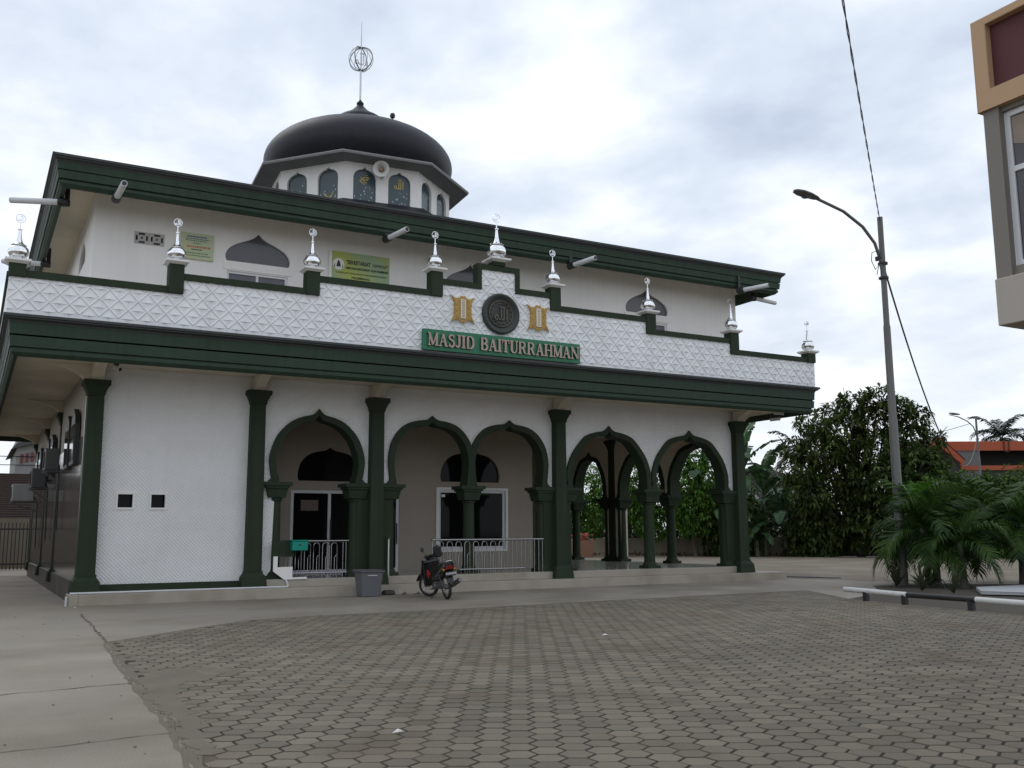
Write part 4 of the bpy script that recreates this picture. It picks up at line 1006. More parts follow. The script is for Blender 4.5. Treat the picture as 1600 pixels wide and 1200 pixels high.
o = MB().prism([(4.15,0.97),(4.25,0.97),(4.25,0.72),(4.62,0.72),(4.62,0.47),(4.98,0.47),(4.98,0.425),(4.42,0.425),(4.15,0.62)][::-1], -0.13, -0.10, 'XZ').build('stair_panel', WHITE, bevel=0.004); tag(o, 'white stepped panel leaning on the porch edge below the green board', 'panel')
BINM = pm('grey_bin_plastic', (0.135, 0.14, 0.155), 0.5, 0.08, 3)
bn = thing('waste_bin', (6.26, -0.95, 0), 'square grey plastic bin standing on the apron before the pilaster', 'bin')
MB().frus(6.27, -0.95, 0.0, 0.60, 0.225, 0.20, 0.285, 0.25).build('body', BINM, bn, bevel=0.02)
MB().prism([(-0.31+6.27,-0.275-0.95),(0.31+6.27,-0.275-0.95),(0.31+6.27,0.275-0.95),(-0.31+6.27,0.275-0.95)], 0.60, 0.635, 'XY').build('rim', BINM, bn, bevel=0.01)
MB().box(6.15, 6.39, -1.212, -1.200, 0.50, 0.515).build('moulded_line', ALU, bn)
SH = pm('dark_shoe', (0.025, 0.018, 0.014), 0.5); SL = pm('slipper_rubber', (0.10, 0.09, 0.085), 0.7)
def slipper(x_, y_, rz, label, big=False):
    s_ = local('shoe' if big else 'slipper', (x_, y_, 0), label, 'shoe', 'footwear left on the apron', (0, 0, rz)); k = 1.0
    sole = [(0.13*math.cos(t), 0.048*math.sin(t)*(1.15 if math.cos(t) > 0 else 0.9)) for t in [2*math.pi*i/18 for i in range(18)]]
    MB().prism(sole, 0.0, 0.025, 'XY').build('sole', SH if big else SL, s_)
    if big: MB().lathe([(0.12,0.026),(0.115,0.07),(0.08,0.11),(0.0,0.12)], (0,0,0), 14).build('upper', SH, s_, smooth=True)
    else: MB().tube([(0.02,-0.045,0.02),(0.06,0,0.06),(0.02,0.045,0.02)], 0.010, 6).build('strap', SH, s_, smooth=True)
slipper(6.86, -0.62, 0.3, 'dark brown shoe behind the grey bin', True); slipper(6.98, -0.60, 0.1, 'dark shoe beside the brown one, right of the bin', True)
slipper(7.30, -0.72, 1.0, 'flat slipper on the apron between bin and motorcycle'); slipper(7.62, -0.82, 0.5, 'flat slipper lying nearest the motorcycle')
# litter on the paving
PAP = pm('white_scrap', (0.6, 0.6, 0.58), 0.8)
for i, (x_, y_, s_, lb) in enumerate(((5.96,-11.5,0.07,'white paper scrap on the paving right of the middle'),(0.62,-16.5,0.05,'thin white twig scrap on the near paving'),(-0.28,-1.2,0.03,'tiny pale scrap near the corner step'))):
    o = MB().add([(x_-s_,y_,0.012),(x_,y_-s_*0.4,0.02),(x_+s_,y_+s_*0.2,0.012),(x_+s_*0.2,y_+s_*0.5,0.035)], [(0,1,3),(1,2,3)]).build('paper_scrap', PAP, fix=False); tag(o, lb, 'litter')

# ------------------------------------------------------------------ motorcycle (x forward, y left)
MK = pm('black_gloss_fairing', (0.012, 0.012, 0.014), 0.22, 0.1, 6); RUB = pm('tyre_rubber', (0.018, 0.018, 0.018), 0.8, 0.15, 20)
RED = pm('red_fairing', (0.42, 0.025, 0.015), 0.3); REDL = pm('tail_light_red', (0.16, 0.012, 0.010), 0.2); ENG = pm('engine_alloy', (0.20, 0.20, 0.20), 0.45, 0.2, 20, metal=0.7)
ORL = pm('indicator_amber', (0.45, 0.16, 0.02), 0.25)
bike = local('motorcycle', (7.42, -3.0, 0), 'black underbone motorcycle leaning on its stand beside the steps, seen from behind', 'motorcycle', None, (R(-7), 0, R(85)))
def wheel(cx_, turn):
    e_ = bpy.data.objects.new('wheel', None); COL.objects.link(e_); e_.parent = bike; e_.location = (cx_, 0, 0.285); e_.rotation_euler = (0, 0, turn); WL[e_.name] = Vector((0, 0, 0))
    def tor(Rm, rm, n=36, k=8, sq=1.0):
        vs = []; fs = []
        for i in range(n):
            a = 2*math.pi*i/n
            for j in range(k):
                b = 2*math.pi*j/k; rr__ = Rm+rm*math.cos(b); vs.append((rr__*math.cos(a), rm*sq*math.sin(b), rr__*math.sin(a)))
        for i in range(n):
            for j in range(k): fs.append((i*k+j, ((i+1) % n)*k+j, ((i+1) % n)*k+(j+1) % k, i*k+(j+1) % k))
        return MB().add(vs, fs)
    tor(0.247, 0.038).build('tyre', RUB, e_, smooth=True); tor(0.213, 0.013, 36, 6, 1.6).build('rim', DULLST, e_, smooth=True)
    mb = MB().lathe([(0.035,-0.06),(0.045,-0.055),(0.045,0.055),(0.035,0.06)], (0,0,0), 14, 'Y')
    mb.build('hub', ENG, e_, smooth=True)
    mb = MB()
    for i in range(18):
        a = 2*math.pi*i/18; s_ = 0.04 if i % 2 else -0.04
        mb.tube([(0.04*math.cos(a+0.5), s_, 0.04*math.sin(a+0.5)), (0.21*math.cos(a), 0, 0.21*math.sin(a))], 0.0032, 4, False)
    mb.build('spoke', STEEL, e_)
    return e_
wheel(0, 0); wheel(1.20, R(38))
def bp(name, mb, mt, sm=True, bev=0): return mb.build(name, mt, bike, smooth=sm, bevel=bev)
bp('rear_fender', MB().prism([(0.30*math.cos(t), 0.285+0.31*math.sin(t)) for t in [R(40+i*12) for i in range(11)]]+[(0.335*math.cos(t), 0.285+0.345*math.sin(t)) for t in [R(160-i*12) for i in range(11)]], -0.06, 0.06, 'XZ'), MK)
bp('mud_flap', MB().prism([(-0.27,0.62),(-0.36,0.40),(-0.345,0.39),(-0.24,0.6)], -0.075, 0.075, 'XZ'), MK)
bp('swing_arm', MB().tube([(0,0.075,0.285),(0.45,0.09,0.33)], 0.02).tube([(0,-0.075,0.285),(0.45,-0.09,0.33)], 0.02), ENG)
for s_ in (-1, 1):
    bp('shock_absorber', MB().tube([(0.02,0.095*s_,0.30),(0.14,0.10*s_,0.62)], [0.022,0.03], 8), MK)
bp('engine', MB().box(0.45,0.72,-0.10,0.10,0.22,0.42).lathe([(0.06,-0.13),(0.085,-0.13),(0.085,0.13),(0.06,0.13)], (0.5,0,0.30), 14, 'Y').tube([(0.72,0,0.33),(0.88,0,0.34)], [0.07,0.06], 10), ENG, True, 0.02)
bp('body_panel', MB().prism([(-0.18,0.60),(-0.33,0.74),(-0.30,0.80),(0.0,0.76),(0.30,0.70),(0.52,0.62),(0.80,0.45),(0.90,0.48),(0.93,0.40),(0.80,0.34),(0.55,0.40),(0.30,0.46),(0.05,0.52)], -0.105, 0.105, 'XZ'), MK, True, 0.02)
bp('red_panel', MB().prism([(0.70,0.56),(0.86,0.66),(0.90,0.56),(0.80,0.46)], 0.11, 0.135, 'XZ').prism([(0.62,0.52),(0.72,0.62),(0.74,0.52)], -0.13, -0.11, 'XZ'), RED)
bp('silver_trim', MB().prism([(-0.30,0.78),(0.10,0.60),(0.34,0.50),(0.34,0.54),(0.10,0.655),(-0.28,0.81)], 0.106, 0.118, 'XZ').prism([(-0.30,0.78),(0.10,0.60),(0.34,0.50),(0.34,0.54),(0.10,0.655),(-0.28,0.81)], -0.118, -0.106, 'XZ'), DULLST)
seat = [(-0.24,0.80),(-0.20,0.85),(0.0,0.84),(0.20,0.80),(0.42,0.78),(0.56,0.74),(0.58,0.70),(0.30,0.72),(0.0,0.765)]
bp('seat', MB().prism(seat, -0.125, 0.125, 'XZ'), RUB, True, 0.025)
bp('grab_rail', MB().tube([(0.0,0.14,0.80),(-0.22,0.13,0.86),(-0.34,0.06,0.885),(-0.34,-0.06,0.885),(-0.22,-0.13,0.86),(0.0,-0.14,0.80)], 0.014, 8), DULLST)
bp('tail_light', MB().frus(-0.33, 0, 0.70, 0.79, 0.04, 0.10, 0.03, 0.07), REDL, True, 0.012)
for s_ in (-1, 1): bp('indicator', MB().lathe([(0,-0.045),(0.03,-0.03),(0.035,0.02),(0,0.03)], (-0.30, 0.13*s_, 0.70), 10, 'X'), ORL)
pl = bp('number_plate', MB().box(-0.385,-0.375,-0.13,0.13,0.555,0.655), BLACK, False)
mb = MB(); rsb = random.Random(5); y_ = 0.11
while y_ > -0.11:
    w_ = rsb.choice((0.014, 0.022, 0.026)); mb.box(-0.388,-0.3855,y_-w_,y_,0.585,0.632); y_ -= w_+0.012
pm('plate_white', (0.55, 0.55, 0.55), 0.5)
mb.build('plate_marks', MATS['plate_white'], pl)
bp('exhaust', MB().tube([(0.85,-0.06,0.25),(0.60,-0.12,0.19),(0.30,-0.16,0.22),(0.12,-0.18,0.28)], 0.022, 8).tube([(0.16,-0.18,0.26),(0.0,-0.19,0.32),(-0.36,-0.21,0.43),(-0.40,-0.212,0.44)], [0.035,0.055,0.058,0.045], 12), ENG)
bp('heat_guard', MB().tube([(-0.05,-0.215,0.36),(-0.30,-0.235,0.435)], 0.042, 10), BLACK)
bp('leg_shield', MB().prism([(0.88,0.30),(0.98,0.62),(0.93,0.86),(0.97,0.88),(1.04,0.62),(0.95,0.30)], -0.19, 0.19, 'XZ'), MK, True, 0.03)
stx = 1.02
front = bpy.data.objects.new('steering', None); COL.objects.link(front); front.parent = bike; front.location = (1.10, 0, 0); front.rotation_euler = (0, 0, R(30)); WL[front.name] = Vector((0, 0, 0))
def fp(name, mb, mt, bev=0): return mb.build(name, mt, front, smooth=True, bevel=bev)
fp('fork', MB().tube([(0.10,0.075,0.285),(-0.06,0.075,0.72)], 0.018, 8).tube([(0.10,-0.075,0.285),(-0.06,-0.075,0.72)], 0.018, 8), DULLST)
fp('front_fender', MB().prism([(0.10+0.29*math.cos(t), 0.285+0.295*math.sin(t)) for t in [R(20+i*13) for i in range(11)]]+[(0.10+0.31*math.cos(t), 0.285+0.315*math.sin(t)) for t in [R(150-i*13) for i in range(11)]], -0.055, 0.055, 'XZ'), MK)
fp('headlamp_cowl', MB().frus(-0.08, 0, 0.82, 1.0, 0.07, 0.09, 0.06, 0.15), MK, 0.03)
fp('handlebar', MB().tube([(-0.20,0.33,0.97),(-0.12,0.2,0.98),(-0.08,0,0.95),(-0.12,-0.2,0.98),(-0.20,-0.33,0.97)], 0.013, 8), BLACK)
for s_ in (-1, 1):
    fp('grip', MB().tube([(-0.145,0.235*s_,0.977),(-0.205,0.345*s_,0.97)], 0.02, 8), RUB)
    fp('mirror', MB().tube([(-0.12,0.2*s_,0.98),(-0.10,0.26*s_,1.12)], 0.006, 6).lathe([(0.0,-0.012),(0.055,-0.008),(0.06,0.006),(0.0,0.015)], (-0.10,0.28*s_,1.15), 14, 'X'), BLACK)
bp('hanging_bag', MB().box(0.86,0.98,-0.30,-0.10,0.92,1.18), pm('black_nylon', (0.012, 0.012, 0.013), 0.8), True, 0.035)
bp('side_stand', MB().tube([(0.50,0.09,0.24),(0.42,0.24,0.03)], 0.012, 6), BLACK)
bp('foot_peg', MB().tube([(0.50,-0.22,0.24),(0.50,0.22,0.24)], 0.014, 6), BLACK)

# ------------------------------------------------------------------ low rail, drain, slab
RW = pm('rail_white_paint', (0.62, 0.62, 0.60), 0.5, 0.15, 6); RB = pm('rail_black_paint', (0.02, 0.02, 0.02), 0.5, 0.2, 6)
rail = thing('low_rail', (14.6, -10, 0), 'low black and white striped pipe rail along the edge of the palm bed', 'rail')
RP = [(14.95,-7.85,0.215),(14.62,-9.80,0.20),(14.38,-11.55,0.21),(14.10,-13.6,0.21),(13.85,-15.6,0.21)]
for i in range(4): MB().tube([RP[i], RP[i+1]], 0.055, 12).build('pipe', RW if i % 2 == 0 else RB, rail, smooth=True)
for p in ((14.62-0.12+0.33,-8.55),(14.63,-9.72),(14.40,-11.42),(14.12,-13.5)): MB().box(p[0]-0.05, p[0]+0.05, p[1]-0.05, p[1]+0.05, -0.03, 0.19).build('post', RB, rail)
o = MB().prism([(18.5,-8.7),(18.9,-9.6),(23.5,-9.2),(24.0,-7.6),(20.0,-7.5)], 0.031, 0.09, 'XY').build('white_slab', pm('pale_cement', (0.42, 0.43, 0.44), 0.7, 0.1, 1.5), bevel=0.01); tag(o, 'pale flat cement slab at the edge of the palm bed', 'slab')
o = MB().prism([(21.4,0.9),(22.2,1.1),(22.2,-1.1),(21.9,-1.0)], 0.004, 0.03, 'XY').build('drain_cover', BLACK); tag(o, 'thin dark drain cover in the concrete right of the steps', 'drain')

# ------------------------------------------------------------------ street lamps and cables
POLE = pm('galvanised_pole', (0.125, 0.122, 0.115), 0.55, 0.15, 2.5, metal=0.2, streak=0.1)
def lamp(x_, y_, dir_, label, k=1.0, arm=3.3):
    l_ = thing('street_lamp', (x_, y_, 0), label, 'street lamp', 'street lamps'); d_ = Vector(dir_).normalized()
    MB().tube([(x_,y_,0),(x_,y_,4.6*k),(x_,y_,4.62*k),(x_,y_,7.3*k),(x_,y_,7.38*k),(x_,y_,10.58*k)], [0.135,0.125,0.11,0.10,0.085,0.08], 14).build('pole', POLE, l_, smooth=True)
    def P_(u, z_): return (x_+d_.x*u, y_+d_.y*u, z_*k)
    MB().tube([P_(0.02,8.7),P_(0.10,9.3),P_(0.28,9.75),P_(0.75,10.18),P_(1.5,10.52),P_(2.3,10.68),P_(arm-0.8,10.72)], 0.045, 10).build('arm', POLE, l_, smooth=True)
    for z_ in (8.75, 9.18): MB().lathe([(0.10,-0.03),(0.14,-0.03),(0.14,0.03),(0.10,0.03)], (x_, y_, z_*k), 12).build('clamp', BLACK, l_)
    h = MB(); hl_ = 0.95; vs = []; fs = []; secs = [(0,0.05,0.04),(0.12,0.11,0.06),(0.4,0.17,0.085),(0.7,0.18,0.08),(0.88,0.12,0.06),(0.95,0.03,0.03)]
    sdv = Vector((-d_.y, d_.x, 0)); n = 12
    for u, wd, ht in secs:
        for j in range(n):
            a = 2*math.pi*j/n; zq = math.sin(a)*ht*(1.0 if math.sin(a) > 0 else 0.55)
            b0 = Vector(P_(arm-0.85+u, 10.72))+Vector((0,0,u*0.10)); vs.append(b0+sdv*math.cos(a)*wd+Vector((0,0,zq)))
    for i in range(len(secs)-1):
        for j in range(n): fs.append((i*n+j, i*n+(j+1) % n, (i+1)*n+(j+1) % n, (i+1)*n+j))
    fs += [tuple(range(n)), tuple((len(secs)-1)*n+j for j in range(n))]
    hd = h.add(vs, fs).build('lamp_head', POLE, l_, smooth=True)
    b0 = Vector(P_(arm-0.35, 10.72)); 
    MB().lathe([(0.0,-0.075),(0.10,-0.06),(0.13,-0.03),(0.12,0.0)], (b0.x, b0.y, b0.z+0.02), 14).build('lens', GRGLASS, hd, smooth=True)
    return l_
l1 = lamp(20.41, -4.97, (-1, 0.0, 0), 'tall grey lamp post with long curved arm rising from the palms')
MB().tube([(20.34,-5.0,9.25),(20.15,-5.05,9.5),(19.95,-5.0,9.45),(19.9,-5.0,9.2),(20.05,-5.0,8.95),(20.2,-5.0,9.1),(20.1,-5,8.8)], 0.012, 5).lathe([(0.05,-0.06),(0.05,0.06)], (20.2,-4.95,9.3), 8).build('loose_wire', BLACK, l1, smooth=True)
lamp(68.3, 26.3, (-0.62, 0.25, 0), 'far slim lamp post in front of the orange roofed building', 1.0, 2.2)
def sag(a, b, s_, n=24):
    a, b = Vector(a), Vector(b); return [a.lerp(b, i/n)-Vector((0,0,s_*4*(i/n)*(1-i/n))) for i in range(n+1)]
mb = MB()
c0 = sag((20.40,-4.97,10.5), (3.26,-18.52,8.50), 0.10, 60)
for ph in (0, math.pi):
    mb.tube([p+Vector((0.018*math.cos(i*1.1+ph), 0.0, 0.018*math.sin(i*1.1+ph))) for i, p in enumerate(c0)], 0.0095, 5)
tag(mb.build('overhead_cable', BLACK, smooth=True), 'twisted cable rising from the lamp post over the yard', 'cable')
tag(MB().tube(sag((20.42,-4.95,9.25), (68.2,26.2,9.15), 4.1, 60), 0.028, 5).build('overhead_cable', BLACK, smooth=True), 'thin cable sagging from the tall lamp post to the far one', 'cable')
tag(MB().tube(sag((66.5,29.5,9.3), (68.6,27.0,10.1), 0.05, 6), 0.02, 4).build('overhead_cable', BLACK), 'short thin wire beside the far lamp post above the orange gable', 'cable')
for i, z_ in enumerate((7.55, 6.9)):
    tag(MB().tube(sag((-22,58,z_+0.5), (3,60,z_), 0.3, 12), 0.03, 4).build('overhead_cable', BLACK), ('upper' if i == 0 else 'lower')+' thin wire across the sky at the far left', 'cable')

# ------------------------------------------------------------------ building at the right edge
ORG = pm('orange_wall_paint', (0.46, 0.30, 0.175), 0.75, 0.07, 1, 0.1, 30, streak=0.04); MAR = pm('maroon_wall_paint', (0.085, 0.018, 0.022), 0.7, 0.1, 1, 0.1, 30); TAU = pm('taupe_wall_paint', (0.20, 0.18, 0.155), 0.8, 0.08, 1, 0.1, 30)
STO = pm('warm_grey_wall_paint', (0.40, 0.365, 0.315), 0.8, 0.07, 0.9, 0.12, 30, streak=0.05); CUR = pm('beige_curtain', (0.30, 0.24, 0.20), 0.9, 0.25, 9)
bl = thing('annexe_building', (11, -22, 0), 'orange maroon and grey upper storey corner at the right edge', 'building')
BX = 8.24; YE = -16.60; YN = -32.0
MB().box(BX-0.02, 15, YN, YE+0.02, 3.91, 4.48).build('floor_band', STO, bl, bevel=0.01)
wz = [(-30.9,4.62),(-16.84,4.62),(-16.84,6.53),(-30.9,6.53)]
wins2 = [[(y_-1.7,4.60),(y_,4.60),(y_,6.53),(y_-1.7,6.53)] for y_ in (-16.80,-19.6,-22.4,-25.2)]
MB().prism([(YN,4.481),(YE,4.481),(YE,6.589),(YN,6.589)], BX+0.05, BX+0.30, 'YZ', wins2).build('storey_wall', TAU, bl)
for y_ in (-18.85,-21.65,-24.45): MB().box(BX, BX+0.048, y_-0.4, y_+0.1, 4.481, 6.589).build('pier', TAU, bl)
MB().box(BX, BX+0.048, YE-0.20, YE, 4.481, 6.589).build('pier', TAU, bl)
MB().box(BX+0.302, 15, YN, YE-0.002, 4.481, 6.589).build('storey_core', TAU, bl)
for y_ in (-16.80,-19.6,-22.4,-25.2):
    a, b = y_-1.7, y_
    fr = MB().prism([(a,4.6),(b,4.6),(b,6.53),(a,6.53)], BX+0.10, BX+0.18, 'YZ', [[(a+0.07,4.67),(b-0.07,4.67),(b-0.07,5.76),(a+0.07,5.76)],[(a+0.07,5.83),(b-0.07,5.83),(b-0.07,6.46),(a+0.07,6.46)]]).build('window_frame', ALU, bl, bevel=0.006)
    MB().box(BX+0.13, BX+0.14, a+0.07, b-0.07, 4.67, 6.46).build('pane', pm('window_glass', (0.055, 0.05, 0.055), 0.05, 0.15, 2, spec=0.6), fr)
    mb = MB(); n = 26; vs = []
    for i in range(n+1):
        yy = a+0.08+(b-a-0.16)*i/n; xx = BX+0.125+0.004*math.sin(i*1.9); vs += [(xx, yy, 6.10+0.02*math.sin(i)), (xx, yy, 6.45)]
    mb.add(vs, [(2*i, 2*i+2, 2*i+3, 2*i+1) for i in range(n)]).build('curtain', CUR, fr, fix=False)
MB().prism([(YN,6.59),(YE+0.04,6.59),(YE+0.04,7.77),(YN,7.77)], BX-0.04, BX+0.25, 'YZ', [[(-24,6.84),(YE-0.14,6.84),(YE-0.14,7.68),(-24,7.68)]]).build('parapet_frame', ORG, bl, bevel=0.008)
MB().box(BX+0.06, BX+0.12, -24, YE-0.14, 6.84, 7.68).build('maroon_panel', MAR, bl)
MB().box(BX+0.251, 15, YN, YE+0.038, 6.591, 7.70).build('parapet_core', ORG, bl)
MB().box(10.3, 15, YN, -18.6, -0.03, 3.909).build('ground_storey', STO, bl)

# ------------------------------------------------------------------ far right: orange roofed building, perimeter fence
OR2 = pm('bright_orange_fascia', (0.36, 0.070, 0.022), 0.6, 0.1, 0.4); DKI = pm('dark_interior', (0.04, 0.038, 0.038), 0.8, 0.2, 1); GRB = pm('grey_block_wall', (0.15, 0.145, 0.145), 0.85, 0.12, 1)
ob = local('orange_roof_building', (67.0, 29.2, 0), 'low building with orange gable and long orange fascia beyond the hedge', 'building', None, (0, 0, R(-29.1)))
MB().prism([(-1.9,7.2),(0,9.15),(2.0,7.2),(2.0,6.4),(1.75,6.4),(1.75,6.9),(0.05,8.35),(-1.5,6.9),(-1.9,6.9)][::-1], -0.5, 0.0, 'XZ').build('gable_fascia', OR2, ob)
MB().prism([(-1.6,6.9),(0.05,8.34),(1.74,6.9),(1.74,0),(-1.6,0)][::-1], -0.2, -0.05, 'XZ').build('gable_wall', DKI, ob)
MB().add([(-2.0,-0.55,7.18),(0,-0.55,9.2),(2.1,-0.55,7.18),(-2.0,9,7.18),(0,9,9.2),(2.1,9,7.18)], [(0,1,4,3),(1,2,5,4)]).build('gable_roof', pm('brown_roof', (0.09, 0.05, 0.035), 0.8), ob, fix=False)
MB().box(0.6, 22, 1.0, 1.3, 8.05, 8.82).build('roof_fascia', OR2, ob)
MB().box(0.6, 22, 1.31, 9, 8.3, 8.7).build('roof_slab', DKI, ob)
MB().box(1.8, 22, 4.0, 4.2, 0, 8.3).build('rear_wall', DKI, ob); MB().box(1.76, 4.0, 1.1, 1.25, 0, 8.05).build('front_wall', GRB, ob)
MB().box(2.6, 22, 1.0, 1.1, 6.42, 6.80).build('balcony_rail', OR2, ob); MB().box(4.2, 22, 1.2, 1.4, 0, 6.4).build('lower_wall', DKI, ob)
MB().tube([(6.1,0.95,8.9),(6.1,0.95,8.0),(6.4,0.95,7.9)], 0.06, 6).tube([(6.5,0.95,8.9),(6.5,0.95,8.0)], 0.05, 6).build('downpipe', pm('rust_pipe', (0.09, 0.035, 0.02), 0.8), ob)
# perimeter wall with black bar fence
FW = [(31.0,35.0),(33.1,32.6),(38.4,25.6),(42.9,20.6),(48.0,15.7),(53.0,10.9)]
WALLB = pm('stained_boundary_wall', (0.30, 0.26, 0.20), 0.9, 0.2, 0.5, 0.3, 12, streak=0.2)
pf = thing('boundary_fence', (40, 24, 0), 'low beige boundary wall topped with black iron bars behind the plants', 'fence')
bars = MB()
nb = 0
for i in range(len(FW)-1):
    a, b = Vector(FW[i]), Vector(FW[i+1]); t = (b-a).normalized(); nr = Vector((-t.y, t.x))*0.09
    q_ = [a+nr, b+nr, b-nr, a-nr]
    MB().prism([(p.x, p.y) for p in q_], -0.03, 1.12, 'XY').build('wall_panel', WALLB, pf)
    for z_ in (1.25, 2.35): MB().tube([(a.x,a.y,z_),(b.x,b.y,z_)], 0.03, 6).build('fence_rail', BLACK, pf)
    n = int((b-a).length/0.16)
    for j in range(n):
        p = a.lerp(b, j/n); mb = MB().tube([(p.x,p.y,1.12),(p.x,p.y,2.55)], 0.016, 4)
        if nb < 290 and i in (0, 1, 2, 3): mb.build('fence_bar', BLACK, pf); nb += 1
        else: bars.add(mb.v, mb.f)
bo = bars.build('fence_bar', BLACK, pf); bo['kind'] = 'stuff'
# terracotta planter beyond the arcade
TER = pm('terracotta', (0.22, 0.115, 0.07), 0.85, 0.15, 2)
pt = thing('planter_box', (30.4, 26.6, 0), 'square terracotta planter with red flowers seen through the side arcade', 'planter')
MB().frus(30.4, 26.6, 0, 1.0, 0.5, 0.5, 0.58, 0.58).build('tub', TER, pt, bevel=0.03)
rf = random.Random(3); mb = MB(); mb2 = MB()
for _ in range(160):
    c = Vector((30.4+rf.uniform(-.6,.6), 26.6+rf.uniform(-.6,.6), 1.0+rf.uniform(0,.45))); s_ = rf.uniform(.06,.13); a = Vector((rf.uniform(-1,1),rf.uniform(-1,1),rf.uniform(-.3,1))).normalized(); b = a.orthogonal().normalized()
    (mb if rf.random() < .45 else mb2).add([c-a*s_, c+b*s_*.6, c+a*s_, c-b*s_*.6], [(0,1,2,3)])
mb.build('flowers', pm('red_petal', (0.35, 0.04, 0.03), 0.6), pt, fix=False)['kind'] = 'stuff'; mb2.build('foliage', leafmat('pot_leaf', (0.03,0.06,0.02), (0.07,0.12,0.04)), pt, fix=False)

# ------------------------------------------------------------------ left side: gate, air conditioners, neighbours
gt = thing('steel_gate', (-2.1, 23.7, 0), 'black steel bar gate closing the alley left of the building', 'gate')
for z_ in (0.30, 1.78): MB().box(-4.3, 0.25, 23.67, 23.73, z_-0.035, z_+0.035).build('gate_rail', BLACK, gt)
mb = MB().box(-0.02, 0.02, -0.012, 0.012, 0.06, 2.06); bm_ = mb.mesh('gate_bar', BLACK)
for i in range(31): place(bm_, 'gate_bar', gt, (-2.15+i*0.145, 0, 0))
for x_ in (0.12, -4.25): MB().box(x_-0.10, x_+0.10, 23.6, 23.8, 0, 2.25).build('gate_post', BLACK, gt)
o = MB().box(-9, 1.4, 27.5, 27.7, -0.03, 2.3).build('garden_wall', pm('brown_fence_wall', (0.17, 0.145, 0.11), 0.9, 0.2, 1.0, streak=0.2)); tag(o, 'pale brown wall behind the bars of the alley gate', 'wall')
o = MB().box(-4.75, -4.55, -3.0, 30, -0.03, 3.3).box(-4.78, -4.52, -3.02, 30.02, 3.301, 3.38).build('boundary_wall', WALLB); tag(o, 'tall stained boundary wall along the left side of the alley', 'wall')
ACW = pm('ac_white_metal', (0.36, 0.36, 0.35), 0.5, 0.12, 3, streak=0.1)
ACD = pm('ac_shaded_metal', (0.085, 0.085, 0.085), 0.5, 0.1, 3)  # dark tone is the units' shaded side, put into the paint
def ac(y_, z_, mt, label, x0=-1.05, x1=-0.36):
    a = thing('air_conditioner', (-0.6, y_, z_), label, 'air conditioner', 'outdoor units on the side wall')
    MB().box(x0+0.10, x1-0.04, y_-0.40, y_+0.40, z_, z_+0.58).build('case', mt, a, bevel=0.02)
    mb = MB()
    for i in range(9): mb.box(x0+0.14, x1-0.10, y_-0.412, y_-0.401, z_+0.06+i*0.055, z_+0.085+i*0.055)
    mb.build('louvre', mt, a)
    MB().lathe([(0.22,0.0),(0.24,-0.02),(0.22,-0.03),(0.20,-0.01),(0.06,-0.012),(0.0,-0.02)], (x0+0.10, y_, z_+0.29), 20, 'X').build('fan_grille', BLACK, a, smooth=True)
    for s_ in (-1, 1): MB().box(x0+0.06, -0.23, y_+s_*0.28-0.02, y_+s_*0.28+0.02, z_-0.05, z_-0.01).tube([(x0+0.1,y_+s_*0.28,z_-0.04),(-0.24,y_+s_*0.28,z_-0.35)], 0.015, 5).build('bracket', GRB, a)
    MB().tube([(x1-0.02,y_-0.2,z_+0.15),(-0.27,y_-0.25,z_-0.1),(-0.25,y_-0.25,z_-1.6)], 0.02, 6).build('hose', BLACK, a, smooth=True)
ac(14.2, 2.68, ACW, 'white outdoor air conditioner on the side wall, farthest from the corner', -1.18, -0.36)
ac(9.6, 2.95, ACD, 'outdoor air conditioner in a painted shade tone between the white one and the nearest', -0.84, -0.3); ac(5.6, 3.25, ACD, 'outdoor air conditioner in a painted shade tone nearest the front corner, mounted highest', -0.74, -0.25)
RT = pm('brown_roof_tile', (0.060, 0.040, 0.032), 0.85, 0.25, 3)
nh = thing('neighbour_house', (-8, 40, 0), 'house with brown tiled roof behind the alley gate', 'house')
MB().box(-17, 1.2, 33, 50, -0.1, 2.5).build('wall', pm('dim_house_wall', (0.20, 0.18, 0.155), 0.9), nh)
rfm = MB().add([(-18,32,2.3),(2.2,32,2.3),(1.2,43,5.25),(-17,43,5.25),(-18,54,2.3),(2.2,54,2.3)], [(0,1,2,3),(3,2,5,4)]).build('roof', RT, nh, fix=False)
for i in range(22):
    t = i/22; y_, z_ = 32+11*t, 2.3+2.95*t
    MB().box(-17.8+0.4*t, 2.0-0.8*t, y_, y_+0.12, z_+0.03, z_+0.10).build('tile_course', RT, rfm)
sh = thing('shop_building', (6, 64, 0), 'pale two storey shop with red lettering under its roof at far left', 'building')
MB().box(0.6, 14, 60, 72, 0, 8.9).build('wall', pm('grimy_shop_wall', (0.26, 0.25, 0.24), 0.8, 0.2, 0.8, streak=0.2), sh); MB().prism([(0.2,8.0),(0.6,8.5),(4,9.6),(14,9.8),(14,9.5),(4,9.2),(0.7,8.2)], 59.5, 72, 'XZ').build('roof', pm('dark_roof_edge', (0.06, 0.06, 0.06), 0.7), sh)
MB().box(0.5, 14, 59.0, 59.98, 5.9, 6.1).build('awning', DKI, sh); MB().box(0.55, 14, 59.6, 59.99, 3.4, 5.8).build('shopfront', DKI, sh)
mb = MB(); rsb = random.Random(8)
for i in range(8): mb.box(0.9+i*0.36, 1.12+i*0.36, 59.93, 59.99, 7.0+0.08*i, 7.7+0.08*i)
mb.build('red_lettering', pm('dull_red_sign', (0.15, 0.045, 0.04), 0.7), sh)
hs = local('white_house', (52.0, 34.0, 0), 'small white house glimpsed between the banana leaves', 'house', None, (0, 0, R(-29)))
